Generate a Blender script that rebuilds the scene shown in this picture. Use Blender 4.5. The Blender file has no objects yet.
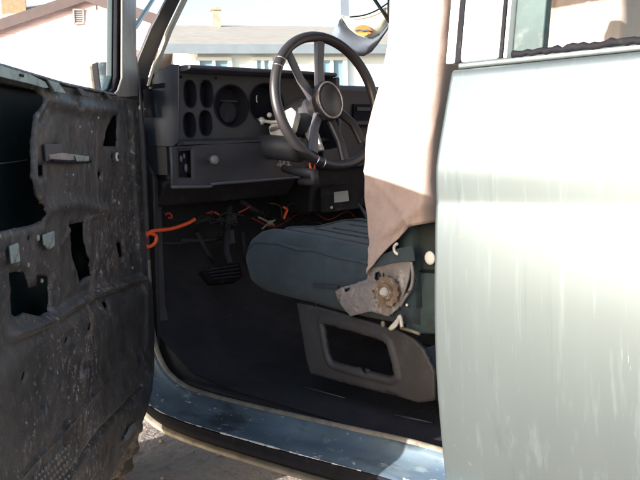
import bpy, bmesh, math, random
import numpy as np
from mathutils import Vector, Matrix, noise as mnoise

# ------------------------------------------------------------------ camera, sky, sun, exposure
S = bpy.context.scene
COL = S.collection
F = 820.0                                   # focal length in pixels of a 640 px wide frame
CAM = np.array([-0.869, 1.167, 1.203])      # metres; truck axes: X forward, Y out of the driver's side, Z up

def camera_axes():
    a = np.array([-511.0 - 320, 168.0 - 240, F])            # vanishing point of the truck's length
    d = np.array([1, -0.03, 0.0])
    b = a + d * (-(a @ a) / (a @ d))
    fw = a / np.linalg.norm(a)
    rt = b / np.linalg.norm(b)
    if rt[2] < 0: rt = -rt
    up = np.cross(rt, fw)
    if up[1] > 0: up = -up
    return np.stack([fw, -rt, up], 1)                       # columns: X, Y, Z of the world seen by the camera
R3 = camera_axes()
cam_data = bpy.data.cameras.new('camera')
cam = bpy.data.objects.new('camera', cam_data); COL.objects.link(cam)
cam_data.sensor_width = 36.0
cam_data.lens = 36.0 * F / 640.0
cam_data.clip_start = 0.02
cam_data.clip_end = 2000.0
M = Matrix(((R3[0][0], -R3[1][0], -R3[2][0], CAM[0]),
            (R3[0][1], -R3[1][1], -R3[2][1], CAM[1]),
            (R3[0][2], -R3[1][2], -R3[2][2], CAM[2]), (0, 0, 0, 1)))
cam.matrix_world = M
S.camera = cam

SUN_AZ, SUN_EL = math.radians(83.0), math.radians(15.5)     # azimuth from the truck's nose towards its left side
sun_dir = Vector((math.cos(SUN_EL) * math.cos(SUN_AZ), math.cos(SUN_EL) * math.sin(SUN_AZ), math.sin(SUN_EL)))
W = bpy.data.worlds.new('World'); S.world = W; W.use_nodes = True
wn = W.node_tree; wn.nodes.clear()
sky = wn.nodes.new('ShaderNodeTexSky'); sky.sky_type = 'NISHITA'; sky.sun_disc = False
sky.sun_elevation = SUN_EL; sky.sun_rotation = math.pi / 2 - SUN_AZ
sky.dust_density = 2.0; sky.air_density = 1.0
bg = wn.nodes.new('ShaderNodeBackground'); bg.inputs[1].default_value = 0.15
wo = wn.nodes.new('ShaderNodeOutputWorld')
wn.links.new(sky.outputs[0], bg.inputs[0]); wn.links.new(bg.outputs[0], wo.inputs[0])
sl = bpy.data.lights.new('sun', 'SUN'); sl.energy = 5.0; sl.angle = math.radians(0.5); sl.color = (1.0, 0.95, 0.88)
sun = bpy.data.objects.new('sun', sl); COL.objects.link(sun)
sun.rotation_euler = sun_dir.to_track_quat('Z', 'Y').to_euler(); sun.location = (0, 0, 20)
S.view_settings.view_transform = 'Standard'; S.view_settings.look = 'None'
S.view_settings.exposure = 1.7; S.view_settings.gamma = 1.0; S.view_settings.use_curve_mapping = False
S.render.engine = 'CYCLES'

# ------------------------------------------------------------------ helpers
def ray(u, v):
    return R3.T @ np.array([(u - 320) / F, (v - 240) / F, 1.0])
def at(u, v, ax, val):                      # where the sight line of photo point (u, v) meets the plane axis = val
    d = ray(u, v); return CAM + d * ((val - CAM[ax]) / d[ax])
def atx(u, v, X): return at(u, v, 0, X)
def aty(u, v, Y): return at(u, v, 1, Y)
def atd(u, v, D): return CAM + ray(u, v) * D

ORIG = {}
def link(o, parent=None):
    COL.objects.link(o)
    if parent is not None:
        o.parent = parent
def empty(name, loc, label=None, cat=None, group=None):
    o = bpy.data.objects.new(name, None); COL.objects.link(o)
    o.empty_display_size = 0.1; o.location = loc; ORIG[o.name] = np.array(loc, float)
    tag(o, label, cat, group); return o
def tag(o, label=None, cat=None, group=None, kind=None):
    if label: o['label'] = label
    if cat: o['category'] = cat
    if group: o['group'] = group
    if kind: o['kind'] = kind
    return o
def mesh(name, V, Fc, mat, parent=None, smooth=False, bevel=0.0, sub=0, solid=0.0, seg=2, flip=False):
    V = np.array([tuple(v) for v in V], float)
    c = (V.min(0) + V.max(0)) / 2
    me = bpy.data.meshes.new(name)
    me.from_pydata([tuple(v) for v in (V - c)], [], [tuple(int(i) for i in f) for f in Fc])
    bm = bmesh.new(); bm.from_mesh(me)
    if not solid:
        bmesh.ops.recalc_face_normals(bm, faces=bm.faces)
    bm.to_mesh(me); bm.free()
    if smooth:
        me.polygons.foreach_set('use_smooth', [True] * len(me.polygons))
    me.materials.append(mat)
    o = bpy.data.objects.new(name, me); link(o, parent)
    base = ORIG[parent.name] if parent is not None else np.zeros(3)
    o.location = tuple(c - base); ORIG[o.name] = c
    if solid:
        m = o.modifiers.new('solid', 'SOLIDIFY'); m.thickness = solid; m.offset = 0
    if bevel:
        m = o.modifiers.new('bevel', 'BEVEL'); m.width = bevel; m.segments = seg; m.limit_method = 'ANGLE'; m.angle_limit = math.radians(35)
        if smooth or True:
            me.polygons.foreach_set('use_smooth', [True] * len(me.polygons))
            n = o.modifiers.new('wn', 'WEIGHTED_NORMAL'); n.keep_sharp = True
    if sub:
        m = o.modifiers.new('sub', 'SUBSURF'); m.levels = sub; m.render_levels = sub
    return o
class MB:
    def __init__(s): s.V = []; s.F = []
    def add(s, V, Fc):
        n = len(s.V); s.V += [np.array(v, float) for v in V]; s.F += [tuple(i + n for i in f) for f in Fc]; return s
    def box(s, c, sz, ax=None):
        c = np.array(c, float); h = np.array(sz, float) / 2
        A = np.eye(3) if ax is None else np.array(ax, float)
        V = [c + (A.T @ (h * np.array(k))) for k in ((-1,-1,-1),(1,-1,-1),(1,1,-1),(-1,1,-1),(-1,-1,1),(1,-1,1),(1,1,1),(-1,1,1))]
        return s.add(V, [(0,3,2,1),(4,5,6,7),(0,1,5,4),(1,2,6,5),(2,3,7,6),(3,0,4,7)])
    def tube(s, P, r, n=10, cap=True):
        P = [np.array(p, float) for p in P]; N = len(P)
        rs = r if hasattr(r, '__len__') else [r] * N
        V = []; ref = None
        for i in range(N):
            t = P[min(i + 1, N - 1)] - P[max(i - 1, 0)]; t /= np.linalg.norm(t) + 1e-12
            if ref is None:
                ref = np.cross(t, [0, 0, 1.0])
                if np.linalg.norm(ref) < 1e-3: ref = np.cross(t, [0, 1.0, 0])
            a = ref - t * (ref @ t); a /= np.linalg.norm(a); b = np.cross(t, a); ref = a
            for k in range(n):
                w = 2 * math.pi * k / n; V.append(P[i] + rs[i] * (math.cos(w) * a + math.sin(w) * b))
        Fc = [(i*n+k, i*n+(k+1) % n, (i+1)*n+(k+1) % n, (i+1)*n+k) for i in range(N-1) for k in range(n)]
        if cap: Fc += [tuple(range(n))[::-1], tuple((N-1)*n + k for k in range(n))]
        return s.add(V, Fc)
    def prism(s, poly, vec):                # closed outline moved along vec
        n = len(poly); P = [np.array(p, float) for p in poly]; Q = [p + np.array(vec, float) for p in P]
        return s.add(P + Q, [tuple(range(n)), tuple(range(2*n-1, n-1, -1))] + [(i, (i+1) % n, n+(i+1) % n, n+i) for i in range(n)])
    def loft(s, rows, close=False, caps=False):
        n = len(rows[0]); V = [p for r in rows for p in r]; m = n if close else n - 1
        Fc = [(i*n+k, i*n+(k+1) % n, (i+1)*n+(k+1) % n, (i+1)*n+k) for i in range(len(rows)-1) for k in range(m)]
        if caps: Fc += [tuple(range(n))[::-1], tuple((len(rows)-1)*n + k for k in range(n))]
        return s.add(V, Fc)
    def ball(s, c, r, n=14, ax=None):
        c = np.array(c, float); r = np.array(r if hasattr(r, '__len__') else (r, r, r), float); A = np.eye(3) if ax is None else np.array(ax)
        rows = []
        for i in range(n // 2 + 1):
            p = math.pi * i / (n // 2); p = min(max(p, 0.02), math.pi - 0.02)
            rows.append([c + A.T @ (r * np.array([math.sin(p) * math.cos(2*math.pi*k/n), math.sin(p) * math.sin(2*math.pi*k/n), math.cos(p)])) for k in range(n)])
        return s.loft(rows, True, True)
    def build(s, name, mat, parent=None, **k): return mesh(name, s.V, s.F, mat, parent, **k)
def smooth_path(P, k=6):
    P = [np.array(p, float) for p in P]; out = []
    for i in range(len(P) - 1):
        p0, p1, p2, p3 = P[max(i-1, 0)], P[i], P[i+1], P[min(i+2, len(P)-1)]
        for j in range(k):
            t = j / k
            out.append(0.5 * ((2*p1) + (-p0+p2)*t + (2*p0-5*p1+4*p2-p3)*t*t + (-p0+3*p1-3*p2+p3)*t**3))
    out.append(P[-1]); return out
def disc_frame(n):
    n = np.array(n, float); n /= np.linalg.norm(n); a = np.cross([0, 0, 1.0], n); a /= np.linalg.norm(a); return n, a, np.cross(n, a)
def sdf(P, poly):                           # signed distance to a polygon (negative inside) and the nearest boundary point
    poly = np.array(poly, float); best = np.full(len(P), 1e9); near = P.copy(); ins = np.zeros(len(P), bool)
    for i in range(len(poly)):
        a, b = poly[i], poly[(i+1) % len(poly)]; e = b - a
        t = np.clip(((P - a) @ e) / (e @ e + 1e-12), 0, 1); q = a + t[:, None] * e; d = np.linalg.norm(P - q, axis=1)
        m = d < best; best[m] = d[m]; near[m] = q[m]
        c = ((a[1] > P[:, 1]) != (b[1] > P[:, 1]))
        with np.errstate(divide='ignore', invalid='ignore'):
            xx = (b[0]-a[0]) * (P[:, 1]-a[1]) / (b[1]-a[1]) + a[0]
        ins ^= c & (P[:, 0] < xx)
    return np.where(ins, -best, best), near
def sheet(outline, holes, step, hfun, to3d, lip=0.0, lipw=0.006):
    o = np.array(outline, float); lo, hi = o.min(0), o.max(0)
    nx, nz = int((hi[0]-lo[0]) / step) + 2, int((hi[1]-lo[1]) / step) + 2
    U, Z = np.meshgrid(lo[0] + step*np.arange(nx), lo[1] + step*np.arange(nz), indexing='ij')
    P = np.stack([U.ravel(), Z.ravel()], 1); hd = np.full(len(P), 1e9)
    sds = []
    for k, poly in enumerate([outline] + list(holes)):
        d, q = sdf(P, poly); m = np.abs(d) < 0.62 * step; P[m] = q[m]
        if k: hd = np.minimum(hd, np.abs(d))
    idx = np.arange(nx*nz).reshape(nx, nz)
    Q = np.stack([idx[:-1, :-1], idx[1:, :-1], idx[1:, 1:], idx[:-1, 1:]], -1).reshape(-1, 4)
    c = P[Q].mean(1); keep = sdf(c, outline)[0] < 0
    for h in holes: keep &= sdf(c, h)[0] > 0
    Q = Q[keep]
    H = np.array([hfun(p[0], p[1]) for p in P]) - lip * np.exp(-(hd / lipw)**2)
    used = np.unique(Q); mp = -np.ones(len(P), int); mp[used] = np.arange(len(used))
    return [to3d(P[i][0], P[i][1], H[i]) for i in used], mp[Q]

# ------------------------------------------------------------------ materials
def mat(name, col, rough=0.6, metal=0.0, var=0.18, vs=6.0, speck=None, bump=None, coat=0.0, stretch=(1, 1, 1), spec=0.5, rvar=0.0, extra=None, sheen=0.0):
    m = bpy.data.materials.new(name); m.use_nodes = True; nt = m.node_tree; N = nt.nodes; L = nt.links
    b = N['Principled BSDF']; tc = N.new('ShaderNodeTexCoord'); mp = N.new('ShaderNodeMapping'); mp.inputs['Scale'].default_value = stretch
    L.new(tc.outputs['Object'], mp.inputs[0])
    def nz(scale, detail=6, rg=0.6):
        n = N.new('ShaderNodeTexNoise'); n.inputs['Scale'].default_value = scale; n.inputs['Detail'].default_value = detail; n.inputs['Roughness'].default_value = rg
        L.new(mp.outputs[0], n.inputs['Vector']); return n
    def ramp(src, a, c):
        r = N.new('ShaderNodeMapRange'); r.inputs[1].default_value = a; r.inputs[2].default_value = c; L.new(src, r.inputs[0]); return r.outputs[0]
    def mix(fac, A, B):
        x = N.new('ShaderNodeMix'); x.data_type = 'RGBA'; L.new(fac, x.inputs[0])
        for s, i in ((A, 6), (B, 7)):
            if isinstance(s, tuple): x.inputs[i].default_value = (*s, 1)
            else: L.new(s, x.inputs[i])
        return x.outputs[2]
    n1 = nz(vs)
    c = mix(ramp(n1.outputs['Fac'], 0.3, 0.7), tuple(x*(1-var) for x in col), tuple(min(1, x*(1+var)) for x in col))
    for sp in (speck or []):                # (colour, scale, lower, upper)
        n2 = nz(sp[1], 4, 0.65); fac = ramp(n2.outputs['Fac'], sp[2], sp[3])
        if len(sp) > 4:                     # specks gathered in drifts
            nm = nz(sp[4], 3, 0.55); k = N.new('ShaderNodeMath'); k.operation = 'MULTIPLY'; L.new(fac, k.inputs[0]); L.new(ramp(nm.outputs['Fac'], .46, .6), k.inputs[1]); fac = k.outputs[0]
        c = mix(fac, c, sp[0])
    L.new(c, b.inputs['Base Color'])
    b.inputs['Metallic'].default_value = metal; b.inputs['Roughness'].default_value = rough
    b.inputs['Specular IOR Level'].default_value = spec
    if rvar:
        n3 = nz(vs*2.3); r = N.new('ShaderNodeMapRange'); r.inputs[1].default_value = .3; r.inputs[2].default_value = .7
        r.inputs[3].default_value = rough - rvar; r.inputs[4].default_value = rough + rvar; L.new(n3.outputs['Fac'], r.inputs[0]); L.new(r.outputs[0], b.inputs['Roughness'])
    if coat: b.inputs['Coat Weight'].default_value = coat; b.inputs['Coat Roughness'].default_value = 0.25
    if sheen: b.inputs['Sheen Weight'].default_value = sheen
    if bump:
        n4 = nz(bump[0], 8, 0.6); bp = N.new('ShaderNodeBump'); bp.inputs['Strength'].default_value = bump[1]; bp.inputs['Distance'].default_value = bump[2] if len(bump) > 2 else 0.01
        L.new(n4.outputs['Fac'], bp.inputs['Height']); L.new(bp.outputs[0], b.inputs['Normal'])
    return m
def glass_mat():
    m = bpy.data.materials.new('window_glass'); m.use_nodes = True; nt = m.node_tree; nt.nodes.clear()
    o = nt.nodes.new('ShaderNodeOutputMaterial'); t = nt.nodes.new('ShaderNodeBsdfTransparent'); g = nt.nodes.new('ShaderNodeBsdfGlossy'); x = nt.nodes.new('ShaderNodeMixShader')
    t.inputs[0].default_value = (.93, .96, .95, 1); g.inputs['Roughness'].default_value = 0.02
    f0 = nt.nodes.new('ShaderNodeLayerWeight'); f0.inputs[0].default_value = 0.5
    f1 = nt.nodes.new('ShaderNodeMath'); f1.operation = 'POWER'; f1.inputs[1].default_value = 5.0; nt.links.new(f0.outputs['Facing'], f1.inputs[0])
    f = nt.nodes.new('ShaderNodeMath'); f.operation = 'MULTIPLY_ADD'; f.inputs[1].default_value = 0.7; f.inputs[2].default_value = 0.03; nt.links.new(f1.outputs[0], f.inputs[0])
    nt.links.new(f.outputs[0], x.inputs[0]); nt.links.new(t.outputs[0], x.inputs[1]); nt.links.new(g.outputs[0], x.inputs[2]); nt.links.new(x.outputs[0], o.inputs[0]); return m
MAT = dict(
    paint=mat('weathered_green_grey_paint', (.115, .137, .143), .44, .7, .06, 3, [((.15, .18, .188), 60, .56, .75), ((.34, .385, .385), 210, .66, .74, 9), ((.09, .11, .115), 26, .6, .75)], None, .15, (1, 1, .03), rvar=.015),
    teal=mat('dark_teal_paint', (.02, .035, .035), .45, 0, .3, 5, [((.08, .1, .1), 40, .62, .75)], None, .3),
    inner=mat('bare_door_metal', (.05, .047, .048), .55, .2, .35, 7, [((.022, .021, .024), 12, .5, .68), ((.085, .078, .072), 30, .54, .72), ((.075, .09, .115), 40, .53, .66, 6), ((.2, .175, .155), 38, .56, .68, 5), ((.26, .235, .21), 60, .6, .66, 5), ((.48, .45, .41), 130, .635, .67, 4), ((.12, .08, .055), 26, .57, .68, 7)], (50, .5, .004), rvar=.14),
    inner_light=mat('light_primer_metal', (.22, .27, .27), .5, .2, .3, 20, [((.1, .1, .1), 40, .5, .7)], (60, .2, .003)),
    window_teal=mat('faded_teal_trim', (.045, .07, .072), .6, 0, .25, 12, [((.09, .11, .11), 30, .55, .72)], (60, .2, .002), spec=.3),
    post=mat('dusty_grey_post_paint', (.19, .175, .165), .5, .2, .25, 14, [((.32, .3, .28), 50, .58, .75), ((.09, .08, .08), 35, .6, .8)], (80, .15, .002), stretch=(1, 1, .25)),
    pillar=mat('dark_pillar_paint', (.045, .042, .045), .55, 0, .25, 10, None, (50, .1, .002)),
    lip=mat('bare_flange_metal', (.2, .175, .135), .55, .2, .3, 30, [((.1, .07, .05), 50, .58, .72)], (70, .2, .002)),
    sill=mat('scuffed_blue_sill_paint', (.085, .118, .148), .42, .15, .4, 10, [((.035, .045, .055), 11, .5, .64), ((.06, .1, .16), 8, .52, .7), ((.25, .29, .31), 26, .6, .74), ((.5, .5, .48), 95, .63, .7)], (50, .2, .003), .2, (.35, 1, 1), rvar=.1),
    rubber=mat('black_rubber', (.008, .008, .011), .75, 0, .3, 20, [((.03, .03, .033), 40, .6, .8)], (60, .2, .002), spec=.15),
    dash=mat('dark_dash_plastic', (.031, .03, .036), .55, 0, .15, 12, None, (300, .15, .001)),
    dash_pad=mat('blue_grey_dash_pad', (.038, .04, .056), .45, 0, .15, 12, None, (260, .2, .001)),
    gauge=mat('dark_gauge_hole', (.015, .014, .02), .7, 0, .2, 20, spec=.08),
    chip=mat('chalky_worn_paint', (.5, .5, .48), .8, 0, .4, 40),
    white=mat('white_plastic', (.75, .74, .7), .5, 0, .1, 15),
    silver=mat('bright_cast_metal', (.56, .53, .48), .45, .15, .25, 40, None, (50, .2, .003)),
    chrome=mat('chrome', (.75, .74, .72), .15, 1, .05, 10),
    wheel=mat('steering_wheel_vinyl', (.024, .021, .023), .38, 0, .15, 20, None, (200, .15, .001)),
    spoke=mat('spoke_vinyl', (.085, .083, .098), .4, 0, .15, 20, None, (150, .1, .001)),
    carpet=mat('dark_floor_mat', (.012, .011, .014), .8, 0, .5, 7, [((.03, .02, .024), 9, .5, .75), ((.06, .055, .06), 60, .66, .74)], (120, .5, .006)),
    black=mat('under_dash_black', (.016, .014, .017), .75, 0, .4, 9, [((.05, .035, .04), 22, .58, .72)], (40, .4, .01)),
    fabric=mat('teal_seat_cloth', (.03, .045, .056), .9, 0, .25, 7, [((.045, .058, .07), 18, .52, .7), ((.018, .028, .036), 5, .52, .7)], (380, .5, .003), sheen=.1),
    fabric_dark=mat('dark_teal_seat_side', (.022, .036, .041), .85, 0, .25, 9, [((.05, .07, .075), 25, .55, .72)], (300, .4, .003), sheen=.06),
    trimteal=mat('teal_quarter_trim', (.035, .058, .063), .7, 0, .25, 12, [((.02, .03, .033), 10, .52, .7)], (150, .3, .002)),
    trimdark=mat('dark_quarter_trim', (.013, .019, .021), .7, 0, .3, 12, None, (200, .3, .002)),
    seat_base=mat('brown_grey_plastic', (.034, .032, .034), .6, 0, .2, 10, [((.05, .046, .045), 20, .55, .7)], (120, .15, .002)),
    rust=mat('rusty_bracket_steel', (.24, .215, .215), .6, .3, .3, 18, [((.2, .125, .075), 16, .55, .68), ((.44, .41, .4), 30, .56, .7), ((.06, .05, .05), 34, .6, .7)], (70, .5, .005)),
    rust_gear=mat('rusty_gear_steel', (.2, .14, .1), .6, .3, .4, 40, [((.36, .31, .27), 60, .52, .66), ((.1, .06, .04), 80, .55, .66)], (90, .5, .004)),
    cloth=mat('tan_cotton_cloth', (.335, .25, .222), .95, 0, .12, 6, [((.25, .185, .165), 9, .55, .75), ((.28, .205, .18), 160, .55, .7)], (300, .18, .002), sheen=.15),
    orange=mat('orange_wire', (.75, .09, .02), .45, 0, .1, 10),
    red=mat('red_wire', (.35, .03, .02), .45, 0, .1, 10),
    wirebrown=mat('brown_wire', (.09, .05, .035), .5, 0, .2, 10),
    tyre=mat('dusty_tyre_rubber', (.035, .03, .026), .85, 0, .4, 20, [((.2, .155, .115), 26, .45, .68)], (60, .5, .006)),
    rim=mat('dull_steel_rim', (.3, .3, .3), .4, .8, .2, 12),
    topwhite=mat('white_fibreglass', (.62, .63, .6), .5, 0, .08, 8, [((.4, .4, .36), 30, .62, .76)], (90, .1, .002)),
    liner=mat('grey_headliner', (.11, .1, .1), .9, 0, .1, 8),
    ground=mat('tan_dirt', (.27, .225, .2), .95, 0, .25, 2.5, [((.17, .145, .13), 9, .52, .7), ((.34, .29, .26), 40, .6, .72)], (30, .8, .03)),
    stone=mat('pebble', (.24, .205, .185), .9, 0, .3, 30, None, (40, .3, .01)),
    pink=mat('pale_pink_siding', (.6, .455, .45), .7, 0, .05, 2),
    palewall=mat('pale_stucco', (.78, .8, .8), .8, 0, .06, 2, None, (60, .2, .01)),
    roofgrey=mat('grey_shingles', (.3, .26, .245), .9, 0, .2, 4, [((.2, .17, .16), 12, .52, .7)], (30, .5, .02)),
    roofpale=mat('pale_shingles', (.33, .285, .255), .9, 0, .12, 4, None, (30, .4, .02)),
    fascia=mat('brown_fascia', (.055, .036, .035), .7, 0, .15, 5),
    bluetrim=mat('blue_grey_trim', (.2, .225, .26), .6, 0, .1, 5),
    palebrick=mat('weathered_chimney_brick', (.4, .31, .25), .85, 0, .2, 8, None, (40, .4, .01)),
    brick=mat('tan_chimney_brick', (.3, .2, .12), .85, 0, .2, 8, None, (40, .4, .01)),
    pane=mat('dark_blue_pane', (.2, .29, .37), .15, 0, .1, 2),
    ventgrey=mat('grey_louvre', (.3, .27, .27), .7, 0, .1, 8),
    capgrey=mat('blue_grey_cap_cloth', (.13, .15, .2), .85, 0, .12, 12, None, (300, .3, .002)),
    capwhite=mat('white_cap_cloth', (.7, .68, .6), .85, 0, .06, 12, None, (300, .2, .002)),
    emblem=mat('orange_emblem', (.8, .22, .06), .6, 0, .1, 40),
    yellow=mat('yellow_emblem', (.85, .5, .08), .6, 0, .1, 40),
    paper=mat('white_paper', (.8, .8, .78), .8, 0, .03, 10),
    glass=glass_mat(),
)

# ------------------------------------------------------------------ ground
g = mesh('ground', [(-300, -300, 0), (300, -300, 0), (300, 300, 0), (-300, 300, 0)], [(0, 1, 2, 3)], MAT['ground']); tag(g, kind='structure')
random.seed(4)
mb = MB()
for i in range(420):
    x, y = random.uniform(.9, 4.2), random.uniform(-2.6, .4); r = random.choice((.004, .006, .009, .014)) * random.uniform(.7, 1.3)
    mb.ball((x, y, r*.4), (r, r*random.uniform(.6, 1), r*.6), 6)
tag(mb.build('gravel', MAT['stone'], smooth=True), 'small pebbles scattered on the tan dirt under the truck', 'gravel', kind='stuff')

# ------------------------------------------------------------------ houses
camr = R3[0]; 
def house_pink():
    D = 18.0
    base = atd(60, 240, D); base[2] = 0
    h = empty('house', base, 'pale pink gabled house with a square attic vent seen through the open door window', 'house')
    fwd = np.array([ray(60, 150)[0], ray(60, 150)[1], 0]); fwd /= np.linalg.norm(fwd); rt = np.array([fwd[1], -fwd[0], 0])
    apex = atd(85, -1, D); el = atd(-190, 92, D); er = atd(152, 21, D)
    def L(p, dz=0, back=0): q = np.array(p, float) + fwd*back; q[2] += dz; return q
    gl, gr = el.copy(), er.copy(); gl[2] = 0; gr[2] = 0
    poly = [gl, gr, er, apex, el]
    MB().prism(poly, fwd*7).build('wall', MAT['pink'], h)
    mb = MB()                              # clapboards: thin overlapping boards
    zt = apex[2]; z = .3
    while z < zt - .1:
        def xr(zz, a, b): return a + (b - a) * max(0, (zz - a[2]) / (b[2] - a[2])) if zz > a[2] else a
        a, b = xr(z + .15, el, apex), xr(z + .15, er, apex)
        a = np.array([a[0], a[1], z]) ; b = np.array([b[0], b[1], z])
        a += rt*.03; b -= rt*.03
        mb.add([a - fwd*.03, b - fwd*.03, b - fwd*.004 + [0, 0, .15], a - fwd*.004 + [0, 0, .15], a - fwd*.002, b - fwd*.002], [(0, 1, 2, 3), (4, 5, 1, 0)])
        z += .152
    mb.build('siding', MAT['pink'], h)
    mb = MB()
    for e, sgn in ((el, -1), (er, 1)):
        o = (e - apex); o /= np.linalg.norm(o); e2 = e + o*.35; up = np.array([0, 0, .1])
        P = [apex - fwd*.16, e2 - fwd*.16, e2 + fwd*7.2, apex + fwd*7.2]
        mb.add([p + up*0.3 for p in P] + [p + up*1.2 for p in P], [(0, 1, 2, 3), (4, 5, 6, 7), (0, 1, 5, 4), (1, 2, 6, 5), (2, 3, 7, 6), (3, 0, 4, 7)])
    roof = mb.build('roof', MAT['roofgrey'], h)
    mb = MB()
    for e in (el, er):
        o = (e - apex); o /= np.linalg.norm(o); e2 = e + o*.35
        mb.prism([apex - fwd*.164 + [0, 0, .15], e2 - fwd*.164 + [0, 0, .15], e2 - fwd*.164 + [0, 0, -.08], apex - fwd*.164 + [0, 0, -.08]], -fwd*.03)
    mb.build('fascia', MAT['fascia'], roof)
    # cross roof behind, higher
    a, b = atd(-260, 11, 25), atd(47, 4.5, 25); a2, b2 = atd(-260, 60, 19.6), atd(60, 45, 19.6)
    MB().add([a, b, b2, a2, a + [0, 0, -.15], b + [0, 0, -.15], b2 + [0, 0, -.15], a2 + [0, 0, -.15]], [(0, 1, 2, 3), (4, 5, 6, 7), (0, 1, 5, 4), (1, 2, 6, 5), (2, 3, 7, 6), (3, 0, 4, 7)]).build('roof', MAT['roofgrey'], h)
    c = atd(14, 4, 24.0)
    mb = MB().box((c[0], c[1], c[2] - .2), (.66, .66, 1.3), (rt, fwd, (0, 0, 1)))
    mb.box((c[0], c[1], c[2] + .48), (.8, .8, .12), (rt, fwd, (0, 0, 1)))
    mb.build('chimney', MAT['brick'], h)
    v = atd(78.5, 17, D); fr = MB()
    for dx, dz, sx, sz in ((-.1, 0, .03, .33), (.1, 0, .03, .33), (0, .15, .2, .03), (0, -.15, .2, .03)):
        fr.box(v + rt*dx + np.array([0, 0, dz]) - fwd*.05, (sx, .06, sz), (rt, fwd, (0, 0, 1)))
    for k in range(7):
        fr.box(v - fwd*.045 + np.array([0, 0, -.12 + .04*k]), (.18, .04, .018), (rt, fwd, (0, 0, 1)))
    fr.box(v - fwd*.033, (.18, .012, .27), (rt, fwd, (0, 0, 1)))
    fr.build('attic_vent', MAT['ventgrey'], h)
    w = atd(121, 66, D); fr = MB()
    for dx, dz, sx, sz in ((-.26, 0, .06, .74), (.26, 0, .06, .74), (0, .34, .46, .06), (0, -.34, .46, .06)):
        fr.box(w + rt*dx + np.array([0, 0, dz]) - fwd*.05, (sx, .08, sz), (rt, fwd, (0, 0, 1)))
    wf = fr.build('window', MAT['fascia'], h)
    MB().box(w - fwd*.035, (.46, .01, .62), (rt, fwd, (0, 0, 1))).build('pane', MAT['pane'], wf)
house_pink()
def house_pale():
    D = 14.0
    base = atd(240, 240, D); base[2] = 0
    h = empty('house', base, 'pale low house with blue grey eaves and a chimney seen through the windshield', 'house')
    fwd = np.array([ray(240, 150)[0], ray(240, 150)[1], 0]); fwd /= np.linalg.norm(fwd); rt = np.array([fwd[1], -fwd[0], 0])
    ca_, sa_ = math.cos(.17), math.sin(.17); fwd, rt = fwd*ca_ - rt*sa_, rt*ca_ + fwd*sa_
    Z = np.array([0, 0, 1.0])
    e0, e1 = atd(193, 50, D), atd(560, 50 + .06*367, D); e1[2] = e0[2]
    e1 = e0 + rt * ((e1 - e0) @ rt)
    c0, c1 = e0.copy() + fwd*.22 + rt*.1, e1 + fwd*.22; 
    MB().prism([np.array([*c0[:2], 0]), np.array([*c1[:2], 0]), c1 + Z*.12, c0 + Z*.12], fwd*6).build('wall', MAT['palewall'], h)
    r0 = e0 - rt*.35 + fwd*3.4 + Z*.8; r1 = e1 + fwd*3.4 + Z*.8
    l0 = e0 - rt*.55 + Z*.0
    P = [l0, e1, r1, r0]; Q = [l0 + fwd*6.8, e1 + fwd*6.8, r1, r0]
    mb = MB()
    for A in (P, Q): mb.add([p + Z*.02 for p in A] + [p + Z*.1 for p in A], [(0, 1, 2, 3), (4, 5, 6, 7), (0, 1, 5, 4), (1, 2, 6, 5), (2, 3, 7, 6), (3, 0, 4, 7)])
    roof = mb.build('roof', MAT['roofpale'], h)
    mb = MB().prism([l0 - fwd*.02 + Z*.1, e1 - fwd*.02 + Z*.1, e1 - fwd*.02 - Z*.06, l0 - fwd*.02 - Z*.06], fwd*.02)
    mb.prism([l0 - rt*.02 + Z*.1, r0 - rt*.02 + Z*.1, r0 - rt*.02 - Z*.06, l0 - rt*.02 - Z*.06], rt*.02)
    mb.build('fascia', MAT['bluetrim'], roof)
    # gable end filler
    gl = c0 - rt*.02
    MB().prism([c0 - rt*.004, c0 + fwd*6 - rt*.004, r0 + rt*.46], rt*.05).build('gable', MAT['palewall'], h)
    for u0, u1, v1 in ((195, 228, 100), (254, 271, 100), (322, 352, 100)):
        a, b = atd(u0, 56, D + .5), atd(u1, 56, D + .5); wdt = (b - a) @ rt; hh = .9; m = (a + b)/2; m[2] = e0[2] - .1 - hh/2
        off = (c0 - m) @ fwd; m = m + fwd*(off - .03)
        fr = MB()
        for dx, dz, sx, sz in ((-wdt/2, 0, .07, hh), (wdt/2, 0, .07, hh), (0, hh/2 - .03, wdt - .07, .06), (0, -hh/2 + .03, wdt - .07, .06), (0, 0, .05, hh - .12)):
            fr.box(m + rt*dx + Z*dz, (sx, .07, sz), (rt, fwd, Z))
        wf = fr.build('window', MAT['palewall'], h)
        MB().box(m + fwd*.015, (wdt - .07, .01, hh - .12), (rt, fwd, Z)).build('pane', MAT['pane'], wf)
    c = atd(216, 20, D + 3.2)
    mb = MB().box(c + Z*-.1, (.17*1.0 + .0, .2, .62), (rt, fwd, Z)); mb.box(c + Z*.22, (.22, .25, .06), (rt, fwd, Z))
    mb.build('chimney', MAT['palebrick'], roof)
house_pale()

# ------------------------------------------------------------------ the truck
T = empty('truck', (0.2, -0.9, 0), 'weathered dark green off road truck with white top, driver door open and its trim stripped', 'truck')
G0 = 1.33                                                   # belt height

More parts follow.
